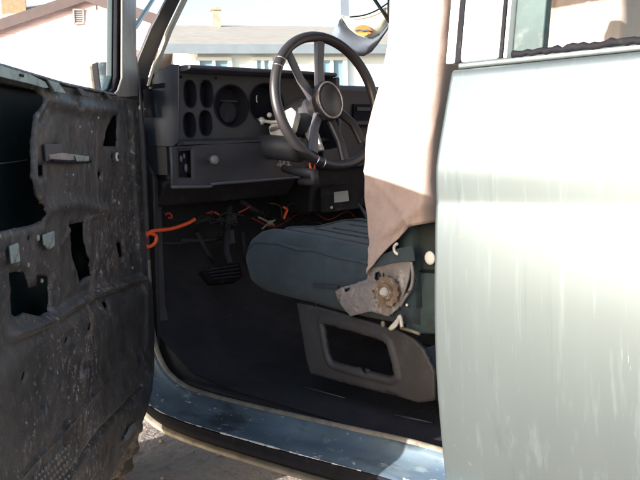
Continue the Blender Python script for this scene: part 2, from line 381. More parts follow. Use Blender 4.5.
# quarter panel behind the door
def side_y(z):
    pts = [(.46, -.105), (.5, -.084), (.56, -.066), (.62, -.052), (.68, -.0405), (.74, -.031), (.8, -.0242), (.86, -.0197), (.92, -.0172), (.97, -.0165), (1.02, -.0178), (1.05, -.0196), (1.075, -.0222), (1.086, -.0240), (1.0895, -.0252), (1.094, -.0258), (1.10, -.0256), (1.12, -.0245), (1.14, -.0236), (1.155, -.0240), (1.17, -.0268), (1.2, -.0345), (1.25, -.0485), (1.3, -.0625), (1.318, -.068), (1.3235, -.074), (1.3245, -.082)]
    zs = [p[0] for p in pts]; ys = [p[1] for p in pts]; return float(np.interp(z, zs, ys)) + .023
zs = [.46, .48, .5, .53, .56, .6, .64, .69, .74, .79, .84, .885, .93, .965, 1.0, 1.025, 1.05, 1.07, 1.081, 1.086, 1.089, 1.093, 1.1, 1.11, 1.12, 1.13, 1.138, 1.145, 1.155, 1.175, 1.2, 1.225, 1.25, 1.275, 1.3, 1.31, 1.318, 1.321, 1.3235, 1.3245]
def edge_x(z):                                              # front edge of the panel, rolled inwards
    return float(np.interp(z, [.46, .55, .62, .7, 1.0, 1.1, 1.335], [.022, .019, .014, .010, 0, 0.002, -.004]))
rows = []
for x in [-2.6, -2.2, -1.8, -1.4, -1.0, -.8, -.6, -.45, -.35, -.25, -.18, -.12, -.08, -.05, -.03, -.018, -.01, -.004, -.001, 0, .0, .0]:
    rows.append([np.array([min(x, 9) + (edge_x(z) * (1 if x > -.3 else 0)), side_y(z), z]) for z in zs])
for k, (dx, dy) in enumerate(((0.0, -.004), (-.0005, -.012), (-.002, -.08))):   # rolled edge
    src = rows[-3]
    rows[-3 + k] = None
rows = [r for r in rows if r is not None]
front = rows[-1]
for dx, dy in ((.004, -.0015), (.006, -.006), (.005, -.012), (.001, -.075)):
    rows.append([p + np.array([dx, dy, 0]) for p in front])
q = MB().loft(rows).build('quarter_panel', MAT['paint'], T, smooth=True); q['label'] = 'sunlit faded green grey side panel behind the door'
# belt ledge under the quarter window
MB().prism([(-2.6, -.0585, 1.325), (-.004, -.0585, 1.325), (-.004, -.0585, 1.337), (-2.6, -.0585, 1.337)], (0, -.06, 0)).build('belt_rail', MAT['paint'], T, bevel=.004)
rg = []
random.seed(9)
for i in range(90):
    x = -.115 - i*.009; rg.append((x, -.062, 1.340 + random.uniform(-.001, .003)))
MB().tube(rg, [.0065 * random.uniform(.7, 1.25) for _ in rg], 8).build('window_seal', MAT['rubber'], T, smooth=True)
# B pillar above the belt, black gap, white top pillar, window frame
def slab(name, m, x0, x1, z0, z1, y0, y1, lean, th, parent=T, bev=.004):
    P = [(x0, y0, z0), (x1, y0, z0), (x1, y1, z1), (x0, y1, z1)]
    x0t = x0 + lean; x1t = x1 + lean
    P = [(x0, y0, z0), (x1, y0, z0), (x1t, y1, z1), (x0t, y1, z1)]
    return MB().prism(P, (0, -th, 0)).build(name, m, parent, bevel=bev)
YB, YT = -.068, -.155
def ux(u, v, y=YB): return float(aty(u, v, y)[0])
xb0, xb1 = .0, ux(454.5, 66)
slab('door_pillar', MAT['topwhite'], xb1, ux(445, 66), 1.3375, 1.86, YB, YT, .0, .06)
slab('body_gap_seal', MAT['rubber'], ux(460, 66), xb1 - .0005, 1.3375, 1.86, YB + .001, YT + .001, 0.0, .05, bev=.001)
slab('hardtop_pillar', MAT['topwhite'], ux(499.5, 60), ux(460.5, 66), 1.3375, 1.86, YB + .004, YT + .004, 0.0, .05, bev=.006)
slab('window_rubber', MAT['rubber'], ux(503.5, 60), ux(500, 60), 1.3375, 1.86, YB + .005, YT + .005, 0.0, .04, bev=.001)
slab('hardtop_pillar', MAT['topwhite'], ux(507.5, 60), ux(504, 60), 1.3375, 1.86, YB + .003, YT + .003, 0.0, .04, bev=.001)
slab('window_post', MAT['window_teal'], ux(538, 58), ux(508, 60), 1.3375, 1.86, YB - .012, YT - .012, 0.0, .02, bev=.003)['label'] = 'grey teal post at the front of the quarter window'
slab('hardtop_pillar', MAT['topwhite'], -2.6, -1.35, 1.3375, 1.86, YB + .004, YT + .004, 0, .05)
MB().prism([(-1.35, YB - .03, 1.35), (ux(538.5, 60), YB - .03, 1.35), (ux(538.5, 60), YT - .03, 1.84), (-1.35, YT - .03, 1.84)], (0, -.004, 0)).build('quarter_window', MAT['glass'], T)
# roof with rounded edge, header
rows = []
for x in (-2.6, -2.0, -1.2, -.5, 0, .4, .62, .68):
    r = []
    for k in range(13):
        t = k/12; y = -.125 - t*1.55; z = 1.86 + .05*math.sin(math.pi*t)**.6
        r.append((x, y, z - (.03 if x > .65 else 0)))
    rows.append(r)
MB().loft(rows).build('roof', MAT['topwhite'], T, smooth=True, solid=.02)
MB().prism([(-2.6, -.125, 1.7), (-.5, -.125, 1.7), (-.5, -.125, 1.86), (-2.6, -.125, 1.86)], (0, -.03, 0)).build('roof_rail', MAT['topwhite'], T)
# right side: lower wall, pillars, windows
ry = -1.78
MB().prism([(-2.6, ry, .5), (1.15, ry, .5), (1.15, ry, 1.33), (-2.6, ry, 1.33)], (0, .08, 0)).build('right_side_panel', MAT['black'], T, bevel=.01)
for x0, x1 in ((-2.6, -2.3), (-.08, .02)):
    MB().prism([(x0, ry + .02, 1.3305), (x1, ry + .02, 1.3305), (x1, -1.68, 1.8), (x0, -1.68, 1.8)], (0, .05, 0)).build('right_pillar', MAT['liner'], T)
MB().prism([(.03, ry + .03, 1.3305), (1.08, ry + .03, 1.3305), (.78, -1.68, 1.78), (.03, -1.68, 1.78)], (0, .004, 0)).build('right_window', MAT['glass'], T)
MB().prism([(-2.6, -.1, .55), (-2.6, -1.7, .55), (-2.6, -1.7, 1.33), (-2.6, -.1, 1.33)], (-.06, 0, 0)).build('tailgate', MAT['paint'], T)

# door opening flange, jamb and sill swept along one path
lip_px = [(133.5, 60), (138, 100), (142, 150), (146, 240), (149, 310), (152, 335), (157, 354), (166, 371), (182, 385), (205, 394), (240, 403.5), (300, 417.5), (360, 431), (415, 443.5)]
lip = [aty(u, v, -.08) for u, v in lip_px]
e = lip[-1] - lip[-2]; e /= np.linalg.norm(e); lip.append(np.array([-.06, -.08, lip[-1][2] - .0]))
lip = smooth_path(lip, 8)
def rail(off, y):
    out = []
    for i in range(len(lip)):
        t = lip[min(i+1, len(lip)-1)] - lip[max(i-1, 0)]; t[1] = 0; t /= np.linalg.norm(t)
        n = np.array([-t[2], 0, t[0]])           # candidate outward normal
        c = np.array([.45, 0, 1.0]) - lip[i]; c[1] = 0
        if n @ c > 0: n = -n
        p = lip[i] + n*off; p[1] = y; out.append(p)
    return out
def sweep(name, prof, m, lo=0, hi=None, **k):
    R = [rail(o, y) for o, y in prof]; rows = [[R[j][i] for j in range(len(prof))] for i in range(len(lip))][lo:hi]
    return MB().loft(rows).build(name, m, T, smooth=True, **k)
sweep('door_sill', [(.002, -.09), (.002, -.078), (.012, -.073), (.022, -.067), (.030, -.055), (.037, -.03), (.043, -.012), (.0465, -.004), (.049, -.001)], MAT['sill'])['label'] = 'scuffed blue painted door sill and jamb'
sweep('pinch_flange', [(.0025, -.094), (-.003, -.091), (-.005, -.086), (-.003, -.080), (.0025, -.0775)], MAT['lip'], lo=26)
sweep('pillar_flange', [(.0025, -.094), (-.003, -.091), (-.005, -.086), (-.003, -.080), (.0025, -.0775)], MAT['pillar'], hi=27)
sweep('rocker_panel', [(.049, -.001), (.051, .003), (.0535, .0035), (.057, .0), (.064, .003), (.074, .003), (.083, -.004), (.09, -.014), (.0935, -.014)], MAT['rubber'])
sweep('rocker_lip', [(.0935, -.014), (.096, -.004), (.1005, -.001), (.106, -.003), (.109, -.012), (.109, -.06)], MAT['lip'])
rs = rail(.0478, .0012); random.seed(2)
rs = [rs[i] + (rs[i+1] - rs[i])*k/6 for i in range(38, len(rs) - 13) for k in range(6)]
run = 0; rad = []
for i in range(len(rs)):
    if run <= 0: run = random.randint(3, 14); lvl = random.choice((.0003, .0004, .0012, .0018, .0026))
    run -= 1; rad.append(lvl*random.uniform(.6, 1.2))
MB().tube(rs, rad, 6).build('sill_paint_wear', MAT['chip'], T, smooth=True)
# plug body behind the sill (rocker box) and hinge pillar
MB().prism([(-.02, -.092, .578), (.93, -.092, .578), (.93, -.092, .49), (-.02, -.092, .49)], (0, -.12, 0)).build('rocker_box', MAT['black'], T)
pl = [aty(144, 145, -.10), aty(147, 250, -.1), aty(150, 310, -.1), aty(158, 350, -.1)]
MB().prism([p + np.array([.012, 0, 0]) for p in pl] + [np.array([1.2, -.1, pl[-1][2]]), np.array([1.2, -.1, pl[0][2]])], (0, -.06, 0)).build('hinge_pillar', MAT['pillar'], T)

# windshield pillar (dark) with pale gasket, windshield, cowl
pt = [(141.5, 92), (152, 60), (163.5, 28), (173, 2), (184, -30), (197, -66)]
def strip(name, m, left, right, y0, y1, th, bev=.004, tw=0.0):
    A = [aty(u, v, y0 + (y1-y0)*k/(len(left)-1)) for k, (u, v) in enumerate(left)]; B = [aty(u, v, y0 + (y1-y0)*k/(len(right)-1)) for k, (u, v) in enumerate(right)]
    B = [aty(u, v, y0 + (y1-y0)*k/(len(right)-1) + tw) for k, (u, v) in enumerate(right)]; d = np.array([.03, -th if not tw else -.01, 0]); rows = [[a, b, b + d, a + d] for a, b in zip(A, B)]
    return MB().loft(rows, True, True).build(name, m, T, bevel=bev)
strip('windshield_pillar', MAT['pillar'], [(134.5, 100), (138, 60), (151, 28), (166.5, 0), (190, -42), (212, -85)], [(141, 102), (152, 66), (166, 30), (180.5, 0), (200, -40), (222, -84)], -.085, -.175, .05, tw=-.05)
strip('windshield_gasket', MAT['lip'], [(146.5, 86), (152.5, 66), (166.5, 30), (181, 0), (200.5, -40), (222.5, -84)], [(149.5, 86), (155.5, 66), (169.5, 30), (184, 0), (203.5, -40), (225.5, -84)], -.105, -.195, .03, .002)
wb, wt = aty(145, 96, -.12), aty(212, -60, -.18)
MB().prism([wb, wt, (wt[0], -1.64, wt[2]), (wb[0], -1.70, wb[2])], (.006, 0, 0)).build('windshield', MAT['glass'], T)
MB().prism([(wb[0] - .05, -1.72, wb[2] - .03), (wb[0] - .05, -1.66, wb[2] - .03), (wt[0], -1.60, wt[2]), (wt[0], -1.67, wt[2])], (.06, 0, 0)).build('right_windshield_pillar', MAT['pillar'], T)
MB().prism([(wt[0] - .06, -.18, wt[2] - .01), (wt[0] - .06, -1.65, wt[2] - .01), (wt[0] + .02, -1.65, wt[2] - .02), (wt[0] + .02, -.18, wt[2] - .02)], (0, 0, .05)).build('windshield_header', MAT['liner'], T)

# hood, fenders, front
def fender(y, d):
    P = [(1.08, .62), (1.31, .62), (1.34, .75), (1.42, .9), (1.58, .985), (1.8, 1.01), (2.0, .985), (2.16, .9), (2.25, .75), (2.28, .6), (2.5, .6), (2.52, 1.1), (2.48, 1.22), (1.08, 1.28)]
    return MB().prism([(x, y, z) for x, z in P], (0, d, 0)).build('front_fender', MAT['paint'], T, bevel=.02)
fender(-.03, -.05); fender(-1.77, .05)
MB().prism([(1.12, -.082, 1.20), (1.12, -.082, 1.29), (1.4, -.082, 1.30), (2.3, -.082, 1.25), (2.5, -.082, 1.2), (2.5, -.082, 1.15)], (0, -1.636, 0)).build('hood', MAT['paint'], T, bevel=.02)
MB().prism([(2.45, -.09, .65), (2.5, -.09, .65), (2.5, -.09, 1.149), (2.45, -.09, 1.149)], (0, -1.62, 0)).build('grille', MAT['black'], T)
def wheel(cx, y, cz, R=.42, wdt=.25):
    n = 120; prof = []
    rows = []
    for i in range(n):
        a = 2*math.pi*i/n; r = []
        lug = 1 if (i % 4) < 2 else 0; lug2 = 1 if ((i + 2) % 4) < 2 else 0
        P = [(-.40*wdt, .235), (-.47*wdt, .27), (-.5*wdt, .33), (-.49*wdt, R - .045), (-.46*wdt, R - (.004 if lug else .022)), (-.3*wdt, R - (0 if lug else .018)), (-.1*wdt, R - (0 if lug else .018)), (-.04*wdt, R - .018), (.04*wdt, R - .018), (.1*wdt, R - (0 if lug2 else .018)), (.3*wdt, R - (0 if lug2 else .018)), (.46*wdt, R - (.004 if lug2 else .022)), (.49*wdt, R - .045), (.5*wdt, .33), (.47*wdt, .27), (.40*wdt, .235)]
        rows.append([np.array([cx + rr*math.cos(a), y + yy, cz + rr*math.sin(a)]) for yy, rr in P])
    rows.append(rows[0])
    tt = MB().loft(rows)
    w = MB()
    rows = []
    for i in range(41):
        a = 2*math.pi*i/40
        rows.append([np.array([cx + rr*math.cos(a), y + yy, cz + rr*math.sin(a)]) for yy, rr in ((.1, .238), (.09, .2), (.04, .18), (.06, .1), (.07, .03), (.07, .001), (-.1, .001), (-.1, .238))])
    o = w.loft(rows).build('wheel', MAT['rim'], T, smooth=True)
    tt.build('tyre', MAT['tyre'], o)
wheel(1.72, -.09, .42); wheel(1.72, -1.71, .42); wheel(-1.1, -.17, .42); wheel(-1.1, -1.63, .42)

# cab floor, toe board, firewall, hump
prof = [(-2.5, .585), (-.4, .585), (.2, .585), (.75, .585), (.9, .6), (1.05, .68), (1.16, .8), (1.19, .95), (1.19, 1.25)]
rows = []
for y in (-.105, -.13, -.4, -.62, -.7, -.78, -.9, -1.0, -1.1, -1.18, -1.26, -1.5, -1.7):
    hump = .13*max(0, 1 - ((y + .92)/.3)**2)**.7 if abs(y + .92) < .3 else 0
    edge = .012 if y > -.1 else 0
    rows.append([(x, y, z + edge + (hump if x < 1.1 else 0)) for x, z in prof])
MB().loft(rows).build('cab_floor', MAT['carpet'], T, smooth=True)
P = [(.66, -.16), (.5, -.12), (.3, -.1), (.12, -.098)]
for (u0, v0, u1, v1) in ((222, 374, 282, 350), (300, 386, 345, 398), (395, 415, 433, 423)):
    a, b = at(u0, v0, 2, .588), at(u1, v1, 2, .588)
    if a[1] > -.12: a = a + (b - a)*min(.9, (-.12 - a[1])/(b[1] - a[1] + 1e-9)) if b[1] < -.12 else a
    MB().tube([a, a*.6 + b*.4, b], [.0015, .003, .0015], 6).build('floor_ridge', MAT['dash'], T, smooth=True)
cl = lip[8*3:]
MB().loft([[p + np.array([.002, -.012, -.001]) for p in cl], [np.array([p[0] + .03, -.10, p[2] - .03]) for p in cl], [np.array([max(p[0], .0) + .10, -.15, .58 + max(0, p[2] - .75)]) for p in cl]]).build('sill_carpet', MAT['carpet'], T, smooth=True)
MB().prism([(x, -.107, z - .003) for x, z in prof[2:]] + [(1.19, -.107, .42), (.2, -.107, .42)], (0, -.004, 0)).build('cab_floor_side', MAT['carpet'], T)
MB().prism([(1.005, -.092, 1.285), (1.04, -.092, 1.285), (1.04, -.092, 1.36), (1.012, -.092, 1.36)], (0, -.012, 0)).build('cowl_sun_blocker', MAT['rubber'], T)  # small dark block, added to stop sun leaking onto the dash cheek's edge
# left kick panel
kp = [aty(u, v, -.13) for u, v in ((147, 170), (162, 147), (171, 147), (169, 186), (150, 204))]
MB().prism(kp, (0, -.02, 0)).build('kick_panel', MAT['dash'], T, bevel=.004)
MB().prism([(1.18, -.1, .6), (1.18, -.1, 1.3), (1.02, -.1, 1.12), (1.05, -.1, .65)], (0, -.01, 0)).build('kick_panel', MAT['black'], T)

# ------------------------------------------------------------------ dashboard
XB, XF, XL = .93, .862, .90              # bezel plane, hood rear edge, lower panel plane
zt = atx(200, 64.5, XF)[2]; zb = atx(190, 143, XF)[2]
yl = aty(178.5, 65, -.11)[1]
yr = atx(337, 70, XF)[1]
# main body
D = MB().prism([(XB + .05, -.115, 1.13), (1.17, -.115, 1.13), (1.17, -.115, 1.36), (1.08, -.115, zt - .022), (XB + .05, -.115, zt - .022)], (0, yr + .115 , 0)).build('dashboard', MAT['dash'], T)
D['label'] = 'dark dashboard with emptied gauge openings'
# hood over the cluster
hz = [(XF, zt - .012), (XF - .002, zt - .005), (XF + .004, zt - .001), (XF + .03, zt), (1.0, zt - .004), (1.06, zt - .02), (1.1, zt - .05), (1.12, 1.3)]
hzb = [(1.1, 1.3), (1.06, zt - .06), (.98, zt - .018), (XB, zt - .016), (XF + .02, zt - .016)]
MB().prism([(x, -.118, z) for x, z in hz + hzb], (0, yr + .118, 0)).build('cluster_hood', MAT['dash_pad'], D, bevel=.003)
# left end of the hood: curved side cheek
ch = [aty(u, v, -.1125) for u, v in ((178.5, 64.5), (171, 64.3), (163, 67.5), (156, 74), (151, 82), (149, 95), (148, 146), (173, 147), (177.5, 143))]
ch = smooth_path(ch[1:6], 6) + ch[6:] + [ch[0]]; MB().prism(ch, (0, -.0045, 0)).build('dash_cheek', MAT['dash_pad'], D, bevel=.002)
sl_ = aty(158, 86, -.111)
MB().box(sl_, (.05, .004, .012)).build('vent_slot', MAT['gauge'], D)
ri = [(XF, yr, zt - .014), (1.08, yr, zt - .014), (1.08, yr, 1.16), (XF, yr, 1.19)]
MB().prism(ri, (0, -.012, 0)).build('dash_cheek', MAT['dash_pad'], D, bevel=.004)
# bezel with holes
def ell(u, v, w, h, X, n=36, p=2.0):
    c = atx(u, v, X); cu = abs(atx(u + w/2, v, X)[1] - atx(u - w/2, v, X)[1])/2; cv = abs(atx(u, v - h/2, X)[2] - atx(u, v + h/2, X)[2])/2
    return c, cu, cv, [(c[1] + cu*math.copysign(abs(math.cos(t))**(2/p), math.cos(t)), c[2] + cv*math.copysign(abs(math.sin(t))**(2/p), math.sin(t))) for t in (2*math.pi*k/n for k in range(n))]
GA = [(189.5, 94, 12, 27, 2.4), (206, 94, 12.5, 27, 2.4), (189, 125, 12, 25, 2.4), (205, 123, 12.5, 25, 2.4), (231, 106, 33, 41, 2.0), (266, 104, 33, 40, 2.0)]
GE = [ell(a, b, c, d, XB, 36, p) for a, b, c, d, p in GA]
zlow = atx(190, 143, XB)[2]
Vs, Fs = sheet([(-.118, zlow), (-.118, zt - .017), (yr + .001, zt - .017), (yr + .001, zlow)], [g_[3] for g_ in GE], .004, lambda a, b: 0, lambda a, b, h: (XB - h, a, b))
MB().add(Vs, Fs).build('gauge_bezel', MAT['dash'], D, solid=.004)
for k, (c, cu, cv, pl_) in enumerate(GE):
    n = len(pl_)
    rows = [[np.array([XB - .004, c[1] + (a - c[1])*1.06, c[2] + (b - c[2])*1.06]) for a, b in pl_], [np.array([XB - .004, a, b]) for a, b in pl_], [np.array([XB + .035, c[1] + (a - c[1])*.93, c[2] + (b - c[2])*.93]) for a, b in pl_], [np.array([XB + .0355, c[1] + (a - c[1])*.02, c[2] + (b - c[2])*.02]) for a, b in pl_]]
    MB().loft(rows, True).build('gauge', MAT['gauge'], D, smooth=False)
c = atx(228, 112, XB + .03); MB().tube([c, c + np.array([.004, 0, 0])], .03, 20).build('gauge_housing', MAT['black'], D)
c = atx(229, 101, XB + .02); MB().box(c, (.003, .06, .0016)).build('gauge_needle', MAT['spoke'], D)
c0_ = atx(257.5, 99, XB + .02)
MB().tube([c0_ + np.array([0, .004*math.cos(t) , .011*math.sin(t)]) for t in np.linspace(-1.2, 1.2, 8)], .0016, 6).build('gauge_mark', MAT['white'], D, smooth=True)
for u, v in ((181, 77), (216, 78), (214, 140)): MB().ball(atx(u, v, XB - .004), .004, 8).build('bezel_screw', MAT['gauge'], D, smooth=True)
# lower panel with switch opening and knob
lo = [(170, 147), (250, 142), (300, 141), (300, 176), (275, 178.5), (213, 183.5), (209, 186), (172, 187)]
lo = [(p[1], p[2]) for p in (atx(u, v, XL) for u, v in lo)]
ho = [(p[1], p[2]) for p in (atx(u, v, XL) for u, v in ((178.5, 151), (191, 150), (192, 178), (179, 178)))]
Vs, Fs = sheet(lo, [ho], .004, lambda a, b: 0, lambda a, b, h: (XL - h, a, b), lip=.004)
MB().add(Vs, Fs).build('lower_panel', MAT['dash'], D, solid=.004)
hb = [np.array([XL + .02, a, b]) for a, b in ho]
MB().prism(hb, (.005, 0, 0)).build('switch_hole', MAT['gauge'], D)
mb = MB()
for u, v, s in ((181, 159, .010), (186, 168, .012), (184, 156, .008)): mb.ball(atx(u, v, XL + .012), (.004, s*.5, s), 8)
mb.build('switch_scrap', MAT['spoke'], D, smooth=True)
k0 = atx(208, 160, XL)
mb = MB().tube([k0, k0 + [-.02, 0, 0], k0 + [-.021, 0, 0], k0 + [-.032, 0, 0], k0 + [-.034, 0, 0]], [.006, .006, .013, .012, .006], 14); mb.build('headlight_knob', MAT['rust'], D, smooth=True)
tr = [atx(u, v, XL - .004) for u, v in ((171, 187), (209, 186.5), (213, 184), (245, 181.5), (275, 179), (300, 177))]
MB().tube(smooth_path(tr, 3), .0045, 8).build('lower_trim', MAT['spoke'], D, smooth=True)
ts = [atx(u, v, XL - .002) for u, v in ((170.5, 147), (171.5, 165), (172, 187))]
MB().tube(ts, .004, 8).build('lower_trim', MAT['spoke'], D, smooth=True)
# shelf between the cluster and lower panel
MB().prism([(XL - .002, -.115, zb + .004), (XB, -.115, zb + .012), (XB, -.115, zb - .006), (XL - .002, -.115, zb - .004)], (0, yr + .115, 0)).build('dash_ledge', MAT['dash'], D)
# passenger side dash: lower pad, face, radio slot
zp = atx(355, 86, .93)[2]
MB().prism([(.915, yr - .013, zp - .012), (.92, yr - .013, zp), (1.16, yr - .013, zp + .01), (1.17, yr - .013, 1.1), (.95, yr - .013, 1.12), (.93, yr - .013, zp - .06)], (0, -1.62 - yr, 0)).build('passenger_dash', MAT['dash_pad'], D, bevel=.008)
r0 = atx(366, 116, .93)
for dz in (-.022, .022):
    MB().box(r0 + np.array([-.006, 0, dz]), (.012, .11, .012)).build('vent_slat', MAT['dash'], D)
MB().box(r0 + np.array([-.0, 0, 0]), (.012, .13, .075)).build('radio_slot', MAT['gauge'], D)
MB().prism([(.97, yr, 1.2), (1.15, yr, 1.2), (1.15, yr, .98), (1.0, yr, .98)], (0, -.55, 0)).build('heater_box', MAT['black'], D, bevel=.01)
MB().prism([(.98, -.118, 1.115), (1.15, -.118, 1.115), (1.15, -.118, 1.04), (1.05, -.118, 1.04)], (0, -.5, 0)).build('under_dash_brace', MAT['black'], D, bevel=.01)

# ------------------------------------------------------------------ steering column and wheel
hub = np.array([.745, -.5, 1.319]); TH, YW = math.radians(12), math.radians(4)
nrm = np.array([-math.cos(TH)*math.cos(YW), math.sin(YW)*math.cos(TH), math.sin(TH)]); nrm, wa, wb_ = disc_frame(nrm)
cdir = np.array([math.cos(math.radians(20)), -.03, -math.sin(math.radians(20))])
SC = MB().tube([hub + cdir*.05, hub + cdir*.09, hub + cdir*.10, hub + cdir*.2, hub + cdir*.26, hub + cdir*.3, hub + cdir*.44], [.03, .045, .055, .055, .045, .04, .04], 20).build('steering_column', MAT['dash'], T, smooth=True)
def wr(u, v):                                # photo point onto the wheel plane
    d = ray(u, v); t = ((hub - CAM) @ nrm) / (d @ nrm); return CAM + d*t
n = 96; RW = .184
rimpts = [hub + RW*(math.cos(t)*wa + math.sin(t)*wb_) for t in (2*math.pi*k/n for k in range(n + 1))]
SW = MB().tube(rimpts, .0145, 14, cap=False).build('steering_wheel', MAT['wheel'], T, smooth=True)
SW['label'] = 'dark four spoke steering wheel'
def spoke(pts, wid, m, dep=.028):
    # pts in photo points on the wheel plane; hub end is dished towards the dash
    rows = []
    for k, ((u, v), w) in enumerate(zip(pts, wid)):
        p = wr(u, v); dd = dep*(1 - np.linalg.norm(p - hub)/RW); p = p - nrm*dd
        t = wr(*pts[min(k+1, len(pts)-1)]) - wr(*pts[max(k-1, 0)]); t /= np.linalg.norm(t); s = np.cross(nrm, t)
        rows.append([p + s*w, p + s*w*.6 + nrm*.006, p - s*w*.6 + nrm*.006, p - s*w, p - s*w*.8 - nrm*.01, p + s*w*.8 - nrm*.01])
    return MB().loft(rows, True, True).build('spoke', m, SW, bevel=.002, smooth=True)
spoke([(325, 84), (322, 62), (320, 37)], [.017, .016, .019], MAT['spoke'])
spoke([(318, 95), (304, 78), (289, 52)], [.016, .013, .011], MAT['spoke'])
spoke([(324, 112), (318, 128), (314, 152)], [.016, .014, .018], MAT['spoke'])
spoke([(336, 118), (343, 140), (346, 161)], [.015, .013, .015], MAT['wheel'])
spoke([(342, 108), (356, 122), (364, 142)], [.015, .013, .015], MAT['wheel'])
hp = [hub + nrm*.01 + (.052*math.cos(t))*wa + (.06*math.sin(t))*wb_ for t in (2*math.pi*k/40 for k in range(40))]
hrow = [[hub + nrm*o + (p - hub - nrm*.01)*s for p in hp] for o, s in ((-.05, .75), (-.01, .9), (.0, .95), (.008, .9), (.012, .8))]
HB = MB().loft(hrow, True, True).build('horn_pad', MAT['wheel'], SW, smooth=True)
rr = [hub + nrm*.011 + (p - hub - nrm*.01)*.84 for p in hp]; MB().tube(rr + [rr[0]], .003, 8, cap=False).build('horn_ring', MAT['rust'], SW, smooth=True)
for (u, v) in ((281, 59.5), (318, 156)):
    P0 = wr(u, v); k = int(np.argmin([np.linalg.norm(P0 - p) for p in rimpts]))
    for dk in (0, 1):
        a, b = rimpts[(k + 2*dk) % n], rimpts[(k + 2*dk + 1) % n]; t = (b - a)/np.linalg.norm(b - a)
        MB().tube([a - t*.0015, a + t*.0015], .0152, 16).build('chrome_band', MAT['chrome'], SW, smooth=True)
# exposed column hardware, sunlit
def cp(u, v, Y=-.415): return aty(u, v, Y)
mb = MB().ball(cp(253, 119.5), .009, 12); mb.ball(cp(261.5, 121), .012, 12); mb.ball(cp(269.5, 115), .008, 12)
mb.tube([cp(250, 119), cp(270, 122), cp(280, 122)], .005, 8)
mb.build('turn_signal_lever', MAT['silver'], SC, smooth=True)
br = [cp(u, v) for u, v in ((268, 127), (281, 112), (291, 107), (296, 112), (292, 128), (285, 137), (272, 140), (270, 136))]
MB().prism(br, (.01, -.03, -.01)).build('column_bracket', MAT['silver'], SC, bevel=.004)
mb = MB().tube([cp(276, 116), cp(285, 124)], .005, 8); mb.tube([cp(271, 130), cp(287, 124)], .006, 8); mb.build('bracket_rod', MAT['rust'], SC, smooth=True)
cv = [cp(u, v, -.49) for u, v in ((300, 98), (304, 100), (309, 108), (315, 128), (323, 151), (316, 152), (306, 138), (299, 124))]
MB().prism(cv, (.02, -.03, 0)).build('column_cover', MAT['silver'], SC, bevel=.006)
i0 = cp(284, 158)
mb = MB(); 
for dx in (-3.5, .5, 4.5): mb.tube([cp(284 + dx, 151), cp(284 + dx, 165)], .005, 10)
mb.tube([cp(278, 165), cp(291, 167)], .007, 8); mb.build('ignition_parts', MAT['rust'], SC, smooth=True)
mb = MB().tube([cp(284, 168), cp(301, 172), cp(314, 174), cp(315, 181), cp(300, 182)], [.012, .014, .016, .014, .01], 10); mb.build('column_boot', MAT['dash'], SC, smooth=True)
mb = MB()
mb.tube([cp(240, 150), cp(262, 146), cp(300, 150)], [.02, .035, .035], 12); mb.build('column_shroud', MAT['dash'], SC, smooth=True)
MB().tube(smooth_path([cp(312, 154), cp(310, 164), cp(311, 171), cp(307, 178)], 5), .0035, 8).build('wire', MAT['orange'], T, smooth=True)
MB().tube(smooth_path([cp(318, 156), cp(315, 165), cp(314, 174)], 5), .003, 8).build('wire', MAT['red'], T, smooth=True)
# shifter and lower clutter
MB().tube(smooth_path([aty(357, 204, -.8), aty(363, 211, -.8), aty(369, 222, -.8)], 4), [.006]*9, 8).build('shift_lever', MAT['spoke'], T, smooth=True)
# wires under the dash
def wire(px, X, m, r=.004):
    MB().tube(smooth_path([atx(u, v, X) for u, v in px], 6), r, 8).build('wire', m, T, smooth=True)
wire([(141, 235), (148, 233), (156, 236), (155, 243), (148, 247), (143, 243)], 1.03, MAT['orange'], .005)
wire([(146, 236), (153, 231), (170, 229), (186, 224), (195, 219)], 1.03, MAT['orange'], .0055)
wire([(206, 214), (213, 212), (219, 215)], 1.08, MAT['red'], .004)
wire([(165, 215), (169, 213), (172, 217), (168, 218)], 1.05, MAT['red'], .003)
wire([(238, 213), (246, 209), (250, 206)], 1.08, MAT['red'], .003)
wire([(283, 207), (287, 210), (285, 215), (284, 219)], 1.0, MAT['orange'], .004)
wire([(258, 217), (268, 222), (274, 225)], .98, MAT['lip'], .0035)
wire([(262, 229), (268, 224), (275, 220)], .98, MAT['lip'], .003)
random.seed(21)
for k in range(15):
    u0, v0 = random.uniform(150, 330), random.uniform(203, 222); L = random.uniform(25, 80)
    px_ = [(u0 + L*q + random.uniform(-5, 5), v0 + 10*math.sin(q*math.pi)*random.uniform(.2, 1.6) + random.uniform(-4, 4) - 3*q) for q in np.linspace(0, 1, 6)]
    wire(px_, random.uniform(1.0, 1.12), MAT[random.choice(('black', 'black', 'black', 'rubber', 'red', 'rubber', 'wirebrown'))], random.uniform(.0012, .0024))
MB().ball(atx(270, 223, .98), (.008, .012, .009), 10).build('wire_plug', MAT['lip'], T, smooth=True)
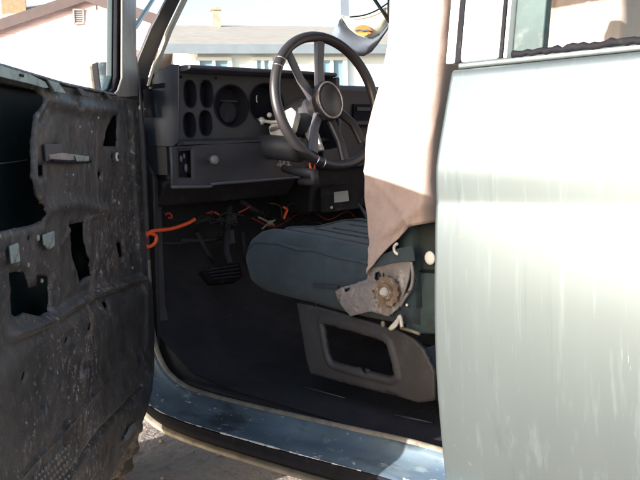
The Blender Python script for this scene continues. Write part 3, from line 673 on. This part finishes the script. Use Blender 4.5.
# brake pedal, arm, bracket
pp = [atx(u, v, 1.02) for u, v in ((202, 271), (216, 264), (240, 262), (244, 276), (236, 282), (212, 284))]
PD = MB().prism(pp, (.025, 0, -.01)).build('brake_pedal', MAT['rubber'], T, bevel=.006)
mb = MB()
for k in range(4): a = atx(206 + k*2.2, 270 + 3*k, 1.017); b = atx(238 + k*1, 265 + 3.6*k, 1.017); mb.tube([a, b], .002, 6)
mb.build('pedal_rib', MAT['black'], PD)
mb = MB().tube(smooth_path([atx(229, 206, 1.1), atx(227, 230, 1.08), atx(226, 250, 1.06), atx(230, 264, 1.04)], 4), .011, 8)
mb.build('pedal_arm', MAT['black'], PD, smooth=True)
MB().prism([atx(u, v, 1.07) for u, v in ((226, 232), (234, 229), (236, 243), (227, 246))], (.01, 0, 0)).build('pedal_bracket', MAT['dash'], T, bevel=.003)
MB().prism([atx(u, v, 1.1) for u, v in ((219, 218), (236, 212), (238, 222), (222, 226))], (.02, 0, 0)).build('pedal_bracket', MAT['dash'], T, bevel=.003)
mb = MB()
for (u0, v0, u1, v1, r) in ((180, 240, 224, 238, .006), (196, 232, 214, 262, .008), (242, 232, 246, 262, .008), (160, 243, 196, 240, .004), (240, 200, 262, 214, .01)):
    mb.tube([atx(u0, v0, 1.1), atx((u0+u1)/2, (v0+v1)/2 + 2, 1.1), atx(u1, v1, 1.1)], r, 8)
mb.build('under_dash_linkage', MAT['black'], T, smooth=True)

# ------------------------------------------------------------------ door
HX = np.array([.945, .015, 0]); AL = math.radians(46)
du = np.array([-math.cos(AL), math.sin(AL), 0]); dn = np.array([-math.sin(AL), -math.cos(AL), 0])
def dpx(u, v, off=0.0):
    o = HX + dn*off; d = ray(u, v); t = ((o - CAM) @ dn) / (d @ dn); p = CAM + d*t; return (float((p - o) @ du), float(p[2]))
def d3(a, z, h=0.0): return HX + du*a + dn*h + np.array([0, 0, z])
DOOR = MB()
UR = 1.0
def dl(L): return [dpx(u, v) for u, v in L]
hinge_edge = dl([(137, 101), (139, 130), (142, 180), (145, 240), (148, 290), (149.5, 330), (149.5, 365), (147.5, 390), (142, 410), (133, 432), (120, 454), (106, 478)])
outl = dl([(0, 69), (60, 86), (112, 96.5)]) + hinge_edge
zbot = hinge_edge[-1][1]
outl = [(UR, outl[0][1])] + outl + [(.6, zbot - .002), (UR - .05, zbot), (UR, zbot + .05)]
holes = [
    dl([(-30, 73.5), (0, 81), (20, 86), (36, 90), (41, 97), (40, 104), (31, 116), (30, 140), (30, 178), (34, 194), (40, 206), (43.5, 214), (42, 221), (30, 226), (0, 232), (-35, 240)]),
    dl([(10, 273), (17, 271), (26, 272), (28, 279), (30, 288), (38, 285), (38, 275), (46, 275), (50, 277), (50, 300), (49, 312), (40, 316.5), (24, 313), (16, 317.5), (12, 314)]),
    dl([(112.5, 115.5), (118, 115.5), (117.5, 146.5), (104, 146.5), (107, 132)]),
    dl([(69.5, 224.5), (85, 221.5), (86, 240), (89.5, 262), (92.5, 275), (85, 278), (80, 283), (78, 270), (73, 255)]),
    dl([(116.5, 243), (121, 242), (124, 256), (119.5, 258.5)]),
    dl([(34.5, 166), (44.5, 164.5), (45, 175.5), (36, 177)]),
    dl([(101, 303), (104.5, 301), (103.5, 308), (100.5, 309)]),
    dl([(83.5, 323), (86, 322), (84.5, 330), (81.5, 331)]),
    dl([(61, 338), (64, 336), (61.5, 343), (59, 344)]),
    dl([(18, 372), (21, 370.5), (18.5, 380), (15.5, 381)]),
    dl([(111, 155), (113.5, 155), (113.5, 159), (111, 159)]),
    dl([(75, 103), (77, 103), (77, 107), (75, 107)]),
    dl([(99, 172), (102, 172), (101, 178), (99, 178)]),
    dl([(53, 146), (57, 146), (57, 150), (53, 150)]),
    dl([(87, 162), (89, 162), (89, 166), (87, 166)]),
    dl([(28, 236), (31, 236), (31, 240), (28, 240)]),
]
def seg_d(p, a, b):
    a = np.array(a); b = np.array(b); e = b - a; t = min(1, max(0, ((p - a) @ e)/(e @ e))); return np.linalg.norm(p - a - e*t), t
RIDGE = [(dl([(10, 335), (45, 322), (80, 300), (110, 288), (140, 279)]), .016, .008), (dl([(128, 352), (75, 410), (12, 478)]), .006, .0028), (dl([(138, 385), (95, 430), (60, 478)]), -.009, .006), (dl([(88, 215), (90, 285)]), .005, .0035), (dl([(60, 245), (70, 228), (96, 216), (97, 270)]), .004, .003),
         (dl([(42, 100), (32, 118), (32, 180), (44, 212)]), .010, .012), (dl([(48, 100), (80, 108), (112, 110)]), .010, .014), (dl([(84, 150), (83, 210)]), .004, .004), (dl([(96, 130), (97, 240)]), -.004, .005), (dl([(45, 208), (75, 203), (108, 212)]), .007, .013), (dl([(129, 110), (134, 200), (140, 290), (141, 350)]), .009, .010)]
RP = [([np.array(p) for p in R_], a, w) for R_, a, w in RIDGE]
LOWC = [np.array(p) for p in dl([(12, 335), (80, 302), (140, 280)])]
def dheight(a, z):
    p = np.array([a, z]); h = 0.0
    for R_, am, w in RP:
        dmin = min(seg_d(p, R_[i], R_[i+1])[0] for i in range(len(R_)-1)); 
        if dmin < 3*w: h += am*math.exp(-(dmin/w)**2)
    zc = np.interp(a, [LOWC[2][0], LOWC[1][0], LOWC[0][0], 1.2], [LOWC[2][1], LOWC[1][1], LOWC[0][1], LOWC[0][1] - .05])
    h += .012/(1 + math.exp((z - zc + .02)/.006))         # the lower pocket area stands proud
    nz = mnoise.noise(Vector((a*9, z*9, 0)))*.003 + mnoise.noise(Vector((a*28, z*28, 3)))*.0011
    if z > zc: nz += max(0, mnoise.noise(Vector((a*55, z*55, 7))))*.0018
    h += nz
    zbelt = 1.33
    if z > zbelt - .03: h += .008*(z - (zbelt - .03))/.03
    return h
DR = empty('door_anchor', HX) if False else None
Vs, Fs = sheet(outl, holes, .0042, dheight, d3, lip=.005, lipw=.0045)
DO = MB().add(Vs, Fs).build('door', MAT['inner'], T, smooth=True, solid=.0025)
DO['label'] = 'open driver door stripped to bare dark metal with access holes'
# outer skin and edge walls
TD = -.085
ou = [(a, z) for a, z in outl]
sk = [d3(a, z, TD) for a, z in ou]
MB().add(sk, [tuple(range(len(sk)))]).build('outer_skin', MAT['teal'], DO, solid=.003)
ed = ou[2:] ; rows = [[d3(a, z, .003), d3(a + (0), z, TD*.5), d3(a, z, TD)] for a, z in ou[3:] + [ou[0]]]
MB().loft(rows).build('door_edge', MAT['pillar'], DO, solid=.003)
# belt rail on top of the door: sunlit outer lip and folded inner rail
belt = [(UR, outl[0][1])] + dl([(0, 69), (30, 77.5), (60, 86), (112, 96.5)])
rows = [[d3(a, z + .001, .012), d3(a, z + .006, .006), d3(a, z + .007, -.02), d3(a, z + .004, -.03)] for a, z in belt]
MB().loft(rows).build('belt_rail', MAT['inner'], DO, solid=.003)
rows = [[d3(a, z + .0, -.055), d3(a, z + .011, -.06), d3(a, z + .011, -.08), d3(a, z, -.086)] for a, z in belt]
MB().loft(rows).build('belt_strip', MAT['inner_light'], DO, solid=.003)
# pale reinforcement strip over the large opening, folded clips
sp_ = dl([(-30, 60), (0, 68.5), (22, 75), (36, 82), (40, 88), (36, 88.5), (20, 84), (0, 79.5), (-30, 72)])
MB().prism([d3(a, z, .016) for a, z in sp_], -dn*.003).build('reinforcement_strip', MAT['inner_light'], DO, bevel=.001)
st = dl([(9, 74), (13, 75), (13, 77.5), (9, 76.5)]); MB().prism([d3(a, z, .0168) for a, z in st], dn*.001).build('strip_slot', MAT['gauge'], DO)
for quad in ([(38, 80), (49, 83), (57, 94), (45, 92)], [(68, 88), (74, 89), (80, 97), (73, 96)], [(96, 92), (100, 93), (106, 100), (101, 99)]):
    a = dl(quad); MB().prism([d3(x, z, .018) for x, z in a], -dn*.004).build('folded_clip', MAT['inner_light'] if quad[0][0] == 38 else MAT['pillar'], DO, bevel=.001)
# scratch inside outer skin
a = [dpx(-5, 164, TD + .006), dpx(10, 162.5, TD + .006), dpx(27, 160, TD + .006)]
MB().tube([d3(x, z, TD + .006) for x, z in a], .0012, 6).build('inner_seam', MAT['inner_light'], DO)
# latch mechanism, regulator plate
hd = dl([(42, 155), (56, 153), (80, 156), (80, 162), (58, 163), (44, 160)]); MB().prism([d3(x, z, .014) for x, z in hd], -dn*.008).build('release_plate', MAT['rust'], DO, bevel=.002)
hd = dl([(66, 155.5), (80, 156.5), (80, 161.5), (68, 162)]); MB().prism([d3(x, z, .019) for x, z in hd], -dn*.004).build('release_tab', MAT['inner_light'], DO, bevel=.002)
hd = dl([(40, 144), (56, 144), (57, 154), (50, 156), (42, 162)]); MB().prism([d3(x, z, .010) for x, z in hd], -dn*.006).build('release_plate', MAT['pillar'], DO, bevel=.002)
MB().tube([d3(*dpx(44, 161), .015), d3(*dpx(60, 162), .016), d3(*dpx(85, 161.5), .012)], .003, 8).build('latch_rod', MAT['rubber'], DO)
c = d3(*dpx(112, 157), .01); _, aa, bb = disc_frame(dn)
MB().tube([c + dn*.0, c + dn*.004], [.0105, .0105], 16).build('grommet', MAT['silver'], DO, smooth=True); MB().tube([c + dn*.0042, c + dn*.0052], .0055, 12).build('grommet_hole', MAT['gauge'], DO)
for poly in ([(36, 235), (47, 231), (47.5, 246), (42, 250), (37, 245)], [(2, 246), (10, 243), (12, 262), (4, 264)]):
    a = dl(poly); MB().prism([d3(x, z, .014) for x, z in a], -dn*.005).build('mount_pad', MAT['inner_light'], DO, bevel=.002)
for u, v, r in ((30, 238, .006), (7, 253, .005), (42, 241, .005), (20, 265, .004), (34, 281, .004), (113, 203, .005), (109, 201, .004), (66, 175, .003), (73, 127, .004), (85, 132, .004), (92, 118, .003), (108, 290, .005), (127, 268, .004)):
    c = d3(*dpx(u, v), .012); MB().tube([c, c + dn*.003, c + dn*.0035], [r, r*.8, r*.3], 10).build('screw', MAT['rust'] if r > .0035 else MAT['inner_light'], DO, smooth=True)
# speaker perforations low on the panel
mb = MB()
for i in range(11):
    for j in range(6):
        u, v = 26 + i*3.4 + j*2.6, 478 - i*3.2 + j*5.2
        if v > 486 or u > 62: continue
        x, z = dpx(u, v); mb.tube([d3(x, z, .014), d3(x, z, .0172)], .0026, 8)
mb.build('speaker_perforations', MAT['post'], DO)
a = dl([(122, 427), (128, 422), (129, 428), (120, 440), (115, 442)]); MB().prism([d3(x, z, .018) for x, z in a], -dn*.002).build('paint_chip', MAT['sill'], DO)
# window frame: black channel, teal outer post, dusty inner post, sloping front frame
def dbar(name, m, L, h0, h1, bev=.002):
    a = [dpx(u, v, h1) for u, v in L]; return MB().prism([d3(x, z, h1) for x, z in a], -dn*(h1 - h0)).build(name, m, DO, bevel=bev)
dbar('vent_post', MAT['post'], [(123.2, -45), (136.5, -45), (136.5, 60), (138, 96), (128, 97), (112, 97), (119, 90), (122.8, 78)], .004, .010)
dbar('window_channel', MAT['rubber'], [(117.8, -45), (123.2, -45), (122.6, 78), (118, 91), (111, 96), (108, 94.5), (114, 88), (117, 76)], -.014, -.004)
dbar('window_frame', MAT['teal'], [(112.8, -45), (118, -45), (117.2, 76), (114, 88), (107.5, 94.5), (98, 92.5), (107, 88.5), (111.8, 76)], -.03, -.016)
MB().prism([d3(x, z, -.002) for x, z in ((-.128, 1.318), (-.128, 1.44), (-.08, 1.49), (.0, 1.49), (.02, 1.345), (.10, 1.343), (.10, 1.318))], -dn*.012).build('door_sun_blocker', MAT['pillar'], DO)  # added plate in the vent corner, keeps direct sun off the dash cheek
dbar('front_frame', MAT['teal'], [(135, 27.5), (153, 0), (178, -40), (181, -40), (155.5, 0), (138, 29)], -.03, -.02)

# ------------------------------------------------------------------ seats
def seat(y0, y1, cover, cushion_mat, label, dx=0.0):
    # y0 = outboard (towards the driver's door), y1 = inboard
    yc, hw = (y0 + y1)/2, abs(y0 - y1)/2
    rows = []
    secs = []
    for k in range(23):
        t = k/22; x = dx + .825 - .60*t
        f = min(1, t/.16); rnd = math.sqrt(max(0, 1 - (1 - f)**2))       # waterfall front
        top = .908 + (.076*rnd) - .04*t*t - .012*t
        bot = .868 - .058*rnd - .03*min(1, t*1.5)
        if t < .02: top, bot = .915, .885
        r = []; N = 40
        for j in range(N):
            a = 2*math.pi*j/N; ca, sa = math.cos(a), math.sin(a)
            yy = math.copysign(abs(ca)**.42, ca)*hw*(.93 + .07*rnd); zz = math.copysign(abs(sa)**.55, sa)
            h = (top - bot)/2; z = (top + bot)/2 + zz*h
            if sa > 0:
                d = abs(yy)/hw; z += .009*math.exp(-((d - .8)/.15)**2)*rnd - .006*max(0, 1 - (d/.62)**2)*rnd + .0035*mnoise.noise(Vector((x*14, yy*14, 3 + dx)))
                for q_ in (-.24, 0, .24): z -= .004*math.exp(-(((yy/hw) - q_)/.03)**2)*rnd
                if abs(d - .62) < .08: z -= .006*math.exp(-((d - .62)/.025)**2)*rnd
            r.append(np.array([x + .02*abs(ca)**6*(1 - t) * -1, yc + yy, z]))
        secs.append(r)
    st_ = MB().loft(secs, True, True).build('seat', cushion_mat, T, smooth=True)
    st_['label'] = label
    pts = []
    for k in range(len(secs)):
        r = secs[k]; j = max(range(len(r)), key=lambda i: r[i][1] + (0.55*r[i][2])); pts.append(r[j] + np.array([0, .001, .001]))
    MB().tube(smooth_path(pts[1:], 3), .0042, 8).build('piping', cushion_mat, st_, smooth=True)
    def topz(k, d):
        r = [p for p in secs[k][1:20]]; ys_ = [p[1] - yc for p in r]; o_ = np.argsort(ys_)
        return np.array([secs[k][10][0] - .003, yc + d*hw, float(np.interp(d*hw, np.array(ys_)[o_], np.array([p[2] for p in r])[o_])) + .0015])
    for sgn in (1,):
        seam = [topz(k, .64) for k in range(22, 3, -1)] + [topz(3, d) for d in (.5, .25, 0, -.25, -.5)] + [topz(k, -.64) for k in range(4, 23)]
        MB().tube(smooth_path(seam, 3), .0034, 8).build('insert_piping', cushion_mat, st_, smooth=True)
    for d in (-.3, 0, .3):
        MB().tube(smooth_path([topz(k, d) for k in range(5, 23)], 2), .0022, 6).build('insert_seam', MAT['fabric_dark'], st_, smooth=True)
    # back: leans rearwards
    rows = []
    for k in range(19):
        t = k/18; z = .84 + .86*t; xm = dx + .245 + .03*t ; th = .034 ; w = hw*(1 - .06*t - (.35*max(0, (t - .78)/.22)**2))
        if k in (18,): th *= .6; w *= .8
        rows.append([np.array([xm + th*math.copysign(abs(math.cos(a))**.5, math.cos(a)), yc + .045 + (w - .045)*math.copysign(abs(math.sin(a))**.5, math.sin(a)), z]) for a in (2*math.pi*j/32 for j in range(32))])
    bk = MB().loft(rows, True, True).build('backrest', MAT['fabric_dark'], st_, smooth=True)
    return st_
Y0, Y1 = -.215, -.67
ST = seat(Y0, Y1, True, MAT['fabric'], 'teal cloth driver seat with worn cushion')
ST2 = seat(-1.11, -1.61, True, MAT['fabric'], 'teal passenger seat across the cab', .08)
# seat pedestal: side plates with trapezoid opening
po = [(298.5, 303), (303, 330), (308, 360), (312, 373), (352, 384), (400, 396), (420, 402), (436, 400), (436, 372), (424, 348), (414, 338), (398, 330), (352, 316), (320, 307)]
ph = [(324.5, 322.5), (352, 329.5), (384, 339.5), (389, 344), (394, 362), (396.5, 375), (392, 377.5), (372, 372.5), (340, 364), (333, 361), (329.5, 352)]
def plate(y):
    o = [(p[0], p[2]) for p in (aty(u, v, Y0 - .01) for u, v in po)]; hh = [(p[0], p[2]) for p in (aty(u, v, Y0 - .01) for u, v in ph)]
    def hf(a, z):
        d = sdf(np.array([[a, z]]), hh)[0][0]; return .008*math.exp(-((d - .006)/.006)**2)
    Vs, Fs = sheet(o, [hh], .005, hf, lambda a, z, h: (a, y + h, z), lip=.004, lipw=.004)
    return MB().add(Vs, Fs).build('seat_base', MAT['seat_base'], ST, smooth=True, solid=.012)
plate(Y0 - .01); plate(Y1 + .04)
# shroud: top flange and rear return of the pedestal, tying the two plates
fl = [aty(u, v, Y0 - .02) for u, v in ((300, 304), (320, 308.5), (352, 317.5), (398, 331.5), (414, 339.5))]
MB().loft([[p + np.array([0, 0, 0]) for p in fl], [p + np.array([0, Y1 - Y0 + .06, 0]) for p in fl]]).build('seat_riser', MAT['seat_base'], ST, solid=.01)
fb = [aty(u, v, Y0 - .02) for u, v in ((424, 349), (436, 373), (436, 400))]
MB().loft([fb, [p + np.array([0, Y1 - Y0 + .06, 0]) for p in fb]]).build('seat_riser', MAT['seat_base'], ST, solid=.01)
ft = [aty(u, v, Y0 - .03) for u, v in ((313, 371), (352, 381.5), (400, 393), (420, 399))]
MB().tube(ft, .008, 8).build('seat_rail', MAT['seat_base'], ST)
# flat steel frame strip under cushion + hinge bracket + gear
fs = [aty(u, v, Y0 + .006) for u, v in ((312, 283.5), (338, 285.5), (337, 288.5), (312, 286.5))]
MB().prism(fs, (0, -.01, 0)).build('frame_strip', MAT['dash_pad'], ST)
hp_ = [(336.5, 291), (345, 286.5), (358, 283), (368, 279), (371, 268), (384, 262), (398, 256), (408, 252), (412, 262), (410, 278), (406, 292), (399, 309), (389, 316), (372, 311), (352, 316), (344, 307), (339, 300)]
ho_ = [(p[0], p[2]) for p in (aty(u, v, Y0 + .008) for u, v in hp_)]
def hfb(a, z): return .002*mnoise.noise(Vector((a*30, z*30, 1))) + .0007*mnoise.noise(Vector((a*110, z*110, 5)))
hh1 = [[(p[0], p[2]) for p in (aty(u, v, Y0 + .008) for u, v in L)] for L in ([(376, 273), (380, 271), (383, 276), (379, 281), (375, 279)], [(384, 273), (386, 273), (385, 278), (383, 278)], [(345, 284 + 5), (352, 287), (350, 291), (346, 292)])]
Vs, Fs = sheet(ho_, hh1, .003, hfb, lambda a, z, h: (a, Y0 + .010 + h, z))
HG = MB().add(Vs, Fs).build('hinge_bracket', MAT['rust'], ST, smooth=True, solid=.006); HG['label'] = 'rusty steel recliner bracket'
c = aty(388, 291, Y0 + .02)
ring = []
for k in range(48):
    a = 2*math.pi*k/48; r_ = .032 + (.003 if k % 4 < 2 else 0); ring.append(c + np.array([r_*math.cos(a), 0, r_*math.sin(a)]))
mb = MB().prism(ring, (0, .006, 0)); mb.tube([c + [0, .006, 0], c + [0, .012, 0]], [.02, .018], 20)
mb.build('recliner_gear', MAT['rust_gear'], HG)
MB().tube([c + np.array([0, .012, 0]), c + np.array([0, .016, 0]), c + np.array([0, .022, 0])], [.011, .010, .006], 8).build('gear_bolt', MAT['silver'], HG)
ar = [aty(u, v, Y0 + .016) for u, v in ((372, 262), (384, 254), (400, 248), (414, 245), (416, 261), (398, 262), (388, 264), (374, 268))]
MB().prism(ar, (0, .005, 0)).build('back_bracket', MAT['fabric'], HG, bevel=.002)
c = aty(398, 249, Y0 + .024); MB().tube([c + .011*np.array([math.cos(t), 0, math.sin(t)]) for t in np.linspace(-1.6, 1.6, 12)], .0035, 8).build('bracket_clip', MAT['silver'], HG, smooth=True)
cu = [aty(u, v, Y0 + .016) for u, v in ((411, 262), (413, 275), (411, 288), (404, 299), (400, 306))]
MB().tube(smooth_path(cu, 4), .004, 8).build('return_spring', MAT['rust'], HG, smooth=True)
cu = [aty(u, v, Y0 + .018) for u, v in ((398, 320), (390, 329), (396, 325), (400, 316), (402, 327))]
MB().tube(smooth_path(cu, 4), .0045, 8).build('release_clip', MAT['silver'], HG, smooth=True)
cu = [aty(u, v, Y0 + .01) for u, v in ((379, 321), (383, 324), (381, 327))]
MB().ball(cu[1], (.006, .005, .008), 8).build('frame_bolt', MAT['lip'], HG, smooth=True)
cu = [aty(u, v, Y0 + .012) for u, v in ((401, 328), (412, 331), (420, 334))]
MB().tube(cu, .004, 8).build('release_lever', MAT['lip'], HG, smooth=True)
c = aty(407, 305, Y0 + .012); MB().ball(c, .0035, 8).build('frame_bolt', MAT['white'], HG, smooth=True)
# teal trim behind the seat, with white buckle
tb = [aty(u, v, -.235) for u, v in ((409, 272), (440, 273), (445, 300), (445, 335), (420, 334), (404, 328), (411, 300))]
MB().prism(tb, (0, -.02, 0)).build('quarter_trim', MAT['trimteal'], T, bevel=.006)
tb = [aty(u, v, -.236) for u, v in ((409, 200), (440, 196), (445, 272), (410, 271))]
MB().prism(tb, (0, -.02, 0)).build('quarter_trim', MAT['trimdark'], T, bevel=.006)
c = aty(430, 258, -.23); MB().ball(c, (.014, .006, .015), 14).build('belt_buckle', MAT['white'], T, smooth=True)
tl = [aty(u, v, -.233) for u, v in ((413, 268), (420, 271), (440, 272))]; MB().tube(tl, .002, 6).build('trim_seam', MAT['rubber'], T)

# ------------------------------------------------------------------ tan cloth draped over the seat backs
XFRONT = [(float(aty(u, v, Y0)[2]), float(aty(u, v, Y0)[0])) for u, v in ((372, 270), (371.5, 225), (371, 195), (372, 150), (377, 110), (384, 75), (389, 45), (394, 0), (404, -60))]
XREAR = [(float(aty(u, v, Y0)[2]), float(aty(u, v, Y0)[0])) for u, v in ((436, 262), (435, 225), (435, 180), (438, 120), (445, 45), (447, 0), (448, -60))]
def drape(name, y0, y1, label, front_hem, seed, mtl, dx=0.0, deep=0.0):
    yc, hw = (y0 + y1)/2, abs(y0 - y1)/2 + .026
    n = 300; m = 110; rows = []
    zz, xx = [p[0] for p in XFRONT], [p[1] for p in XFRONT]
    zr_, xr_ = [p[0] for p in XREAR], [p[1] for p in XREAR]
    ring = []; rc = .13                                     # rounded square walked at an even pace: (x, y, normal)
    for side in range(4):
        c_, s_ = math.cos(side*math.pi/2), math.sin(side*math.pi/2)
        loc = [(1, -1 + rc + (2 - 2*rc)*q, 1.0, 0.0) for q in np.linspace(0, 1, 60, endpoint=False)] + [(1 - rc + rc*math.cos(w_), 1 - rc + rc*math.sin(w_), math.cos(w_), math.sin(w_)) for w_ in np.linspace(0, math.pi/2, 10, endpoint=False)]
        ring += [(c_*p - s_*q, s_*p + c_*q, c_*e_ - s_*h_, s_*e_ + c_*h_) for p, q, e_, h_ in loc]
    ring.append(ring[0])
    for xn, yo, nx_, ny_ in ring:
        col = []
        hem = front_hem(xn, yo)
        for k in range(m + 1):
            t = k/m; z = hem + (1.78 - hem)*t
            tt = (z - .84)/.86
            xf = float(np.interp(z, zz, xx)); xr = float(np.interp(z, zr_, xr_)) - deep
            w = hw*(1 - .04*max(0, tt))
            if tt > .85: q_ = (tt - .85)/.25; w *= 1 - .35*q_*q_; xf -= .03*q_*q_
            x = (xf + xr)/2 + (xf - xr)/2*xn
            low = max(0.0, 1 - (z - .9)/.5)
            P_ = Vector((x*6 + z*3.2 + seed, z*1.7 - x*2, yo*2.5))
            f = .020*(1 - abs(mnoise.noise(P_))*2.2)*(.45 + .55*low) - .008
            f += .008*mnoise.noise(Vector((x*13 + z*5 + seed, z*5, yo*4))) + .003*mnoise.noise(Vector((x*34, z*22 + seed, yo*7)))
            f += .0045*mnoise.noise(Vector((x*48 + z*9 + seed, z*4, 1.5*yo))) + .003*mnoise.noise(Vector((x*90 + z*30, z*14, 9)))*low
            f -= .003*math.exp(-((z - hem - .016)/.0035)**2) - .0015*math.exp(-((z - hem - .006)/.006)**2)
            f += .007*math.exp(-((z - (1.052 - .62*(x - .2)))/.011)**2) - .006*math.exp(-((z - (1.022 - .35*(x - .2)))/.012)**2) + .004*math.exp(-((z - (1.11 + .9*(x - .3)))/.010)**2)
            col.append(np.array([dx + x + f*.35*nx_, yc + w*yo + f*ny_*1.1, z]))
        rows.append(col)
    o = MB().loft(rows).build(name, mtl, None, smooth=True, solid=.003)
    tag(o, label, 'cloth', 'tan cloths draped over the seats'); return o
def hem_driver(xf, sa):                                    # long point at the front corner, rising to the rear
    if sa > 0: return float(np.interp(xf, [-1, -.45, .3, 1.0], [1.032, 1.022, .965, .903]))
    return float(np.interp(xf, [-1, 1], [1.03, .93]))
drape('cloth', Y0, Y1 + .085, 'tan cloth draped over the driver seat back, nearest, hanging to a point', hem_driver, 0.4, MAT['cloth'])
drape('cloth', -1.11, -1.61, 'tan cloth draped over the passenger seat back, seen through the rear side window', lambda x, s: .95, 2.1, MAT['cloth'], .17, .13)

# ------------------------------------------------------------------ rear view mirror with cap, paper
MP = aty(378, -12, -.86)
mb = MB().box(MP + np.array([0, 0, .02]), (.03, .2, .06)); RM = mb.build('rear_view_mirror', MAT['rubber'], T, bevel=.01)
MB().tube([MP + np.array([.02, 0, .02]), np.array([wt[0] + .0, -.88, wt[2] - .02])], .008, 8).build('mirror_stem', MAT['rubber'], RM, smooth=True)
cc = aty(363, 24, -.85); vw = CAM - cc; vw /= np.linalg.norm(vw); cr = np.cross([0, 0, 1.0], vw); cr /= np.linalg.norm(cr); cu_ = np.cross(vw, cr)
# photo right = cr
CAP = empty('cap', cc - np.array([0, 0, .1]), 'white ball cap with orange emblem and blue grey bill hanging under the windshield top', 'cap')
PXM = 1/310.0
def cpt(u, v, d=0.0): return cc + cr*((u - 363)*PXM) - cu_*((v - 24)*PXM) + vw*d
rows = []
lo_ = [(342, 15.5), (344, 21.5), (349, 29), (355.5, 34.5), (364, 38), (373, 38), (381, 34), (387, 27), (389.5, 14)]
hi_ = [(342, 14.8), (345, 16), (350, 17), (356, 17.2), (363, 16.4), (370, 14.6), (377, 12), (384, 9.5), (389, 8)]
for a_, b_ in zip(hi_, lo_):
    a_, b_ = np.array(a_), np.array(b_); rows.append([cpt(*(a_*(1 - q) + b_*q), .012 + .03*math.sin(math.pi*(.15 + .75*q))) for q in np.linspace(0, 1, 9)] + [cpt(*(a_*(1 - q) + b_*q), -.012) for q in np.linspace(1, 0, 5)])
MB().loft(rows, True, True).build('crown', MAT['capwhite'], CAP, smooth=True)
top = [(342.5, 17)] + [(u - .2, v - .6) for u, v in lo_[1:-1]] + [(388, 25)]
bot = [(336.5, 22.5), (332.5, 32), (335, 41), (343, 49), (353, 54.5), (363, 55), (371, 51), (378, 43), (387.5, 30)]
rows = [[cpt(*a, .03), cpt(a[0]*.7 + b[0]*.3, a[1]*.7 + b[1]*.3, .046), cpt((a[0]+b[0])/2, (a[1]+b[1])/2, .05), cpt(*b, .03), cpt(*b, .024), cpt((a[0]+b[0])/2, (a[1]+b[1])/2, .036), cpt(*a, .0)] for a, b in zip([np.array(x, float) for x in top], [np.array(x, float) for x in bot])]
MB().loft(rows, True, True).build('bill', MAT['capgrey'], CAP, smooth=True)
em = [(353.8, 29.5), (356, 26.4), (361, 24.8), (366, 25), (369.5, 27.3), (372, 31), (370.5, 33.4), (366, 34.8), (361, 34.6), (357, 32.6)]
EM = MB().prism([cpt(u, v, .048) for u, v in em], vw*.003).build('emblem', MAT['emblem'], CAP, bevel=.001)
MB().prism([cpt(u, v, .0512) for u, v in ((357.5, 32), (362, 33), (368, 33.2), (366, 34.9), (361, 34.7)) ], vw*.0016).build('emblem_base', MAT['yellow'], CAP)
MB().tube([cpt(u, v, .0535) for u, v in ((355, 29.6), (359, 29.2), (363, 30.4), (367, 30), (371, 31.6))], .0028, 6).build('emblem_stripe', MAT['capgrey'], CAP, smooth=True)
MB().prism([cpt(u, v, .01) for u, v in ((341.5, -25), (349.5, -25), (349.5, 16.2), (341.5, 15))], vw*.004).build('strap', MAT['capgrey'], CAP)
for L in ([(367, -10), (381, 11), (390, 25)], [(350, 17), (364, 15.8), (377, 11.5), (391, 3)], [(391, -12), (388.5, 8), (389, 22)]):
    MB().tube(smooth_path([cpt(u, v, .045) for u, v in L], 4), .0055 if L[0][0] != 350 else .0025, 8).build('cord', MAT['rubber'], CAP, smooth=True)
pq = [aty(u, v, -.72) for u, v in ((327.5, 193), (348, 190.5), (349, 201), (328, 203.5))]
tag(MB().prism(pq, (.002, -.001, 0)).build('paper', MAT['paper']), 'small white sunlit paper slip lying against the dark console behind the steering wheel', 'paper')
mb = MB()
MB().prism([p + np.array([.004 + 0*i, -.002, 0]) + np.array([0, 0, (.02 if i < 2 else -.03)]) + np.array([.0, (.03 if i in (0, 3) else -.05), 0]) for i, p in enumerate(pq)], (.05, -.02, 0)).build('console', MAT['black'], T, bevel=.006)
for u, v in ((331.5, 207.5), (366, 197.5)):
    MB().ball(aty(u, v, -.7), .005, 8).build('console_screw', MAT['white'], T, smooth=True)
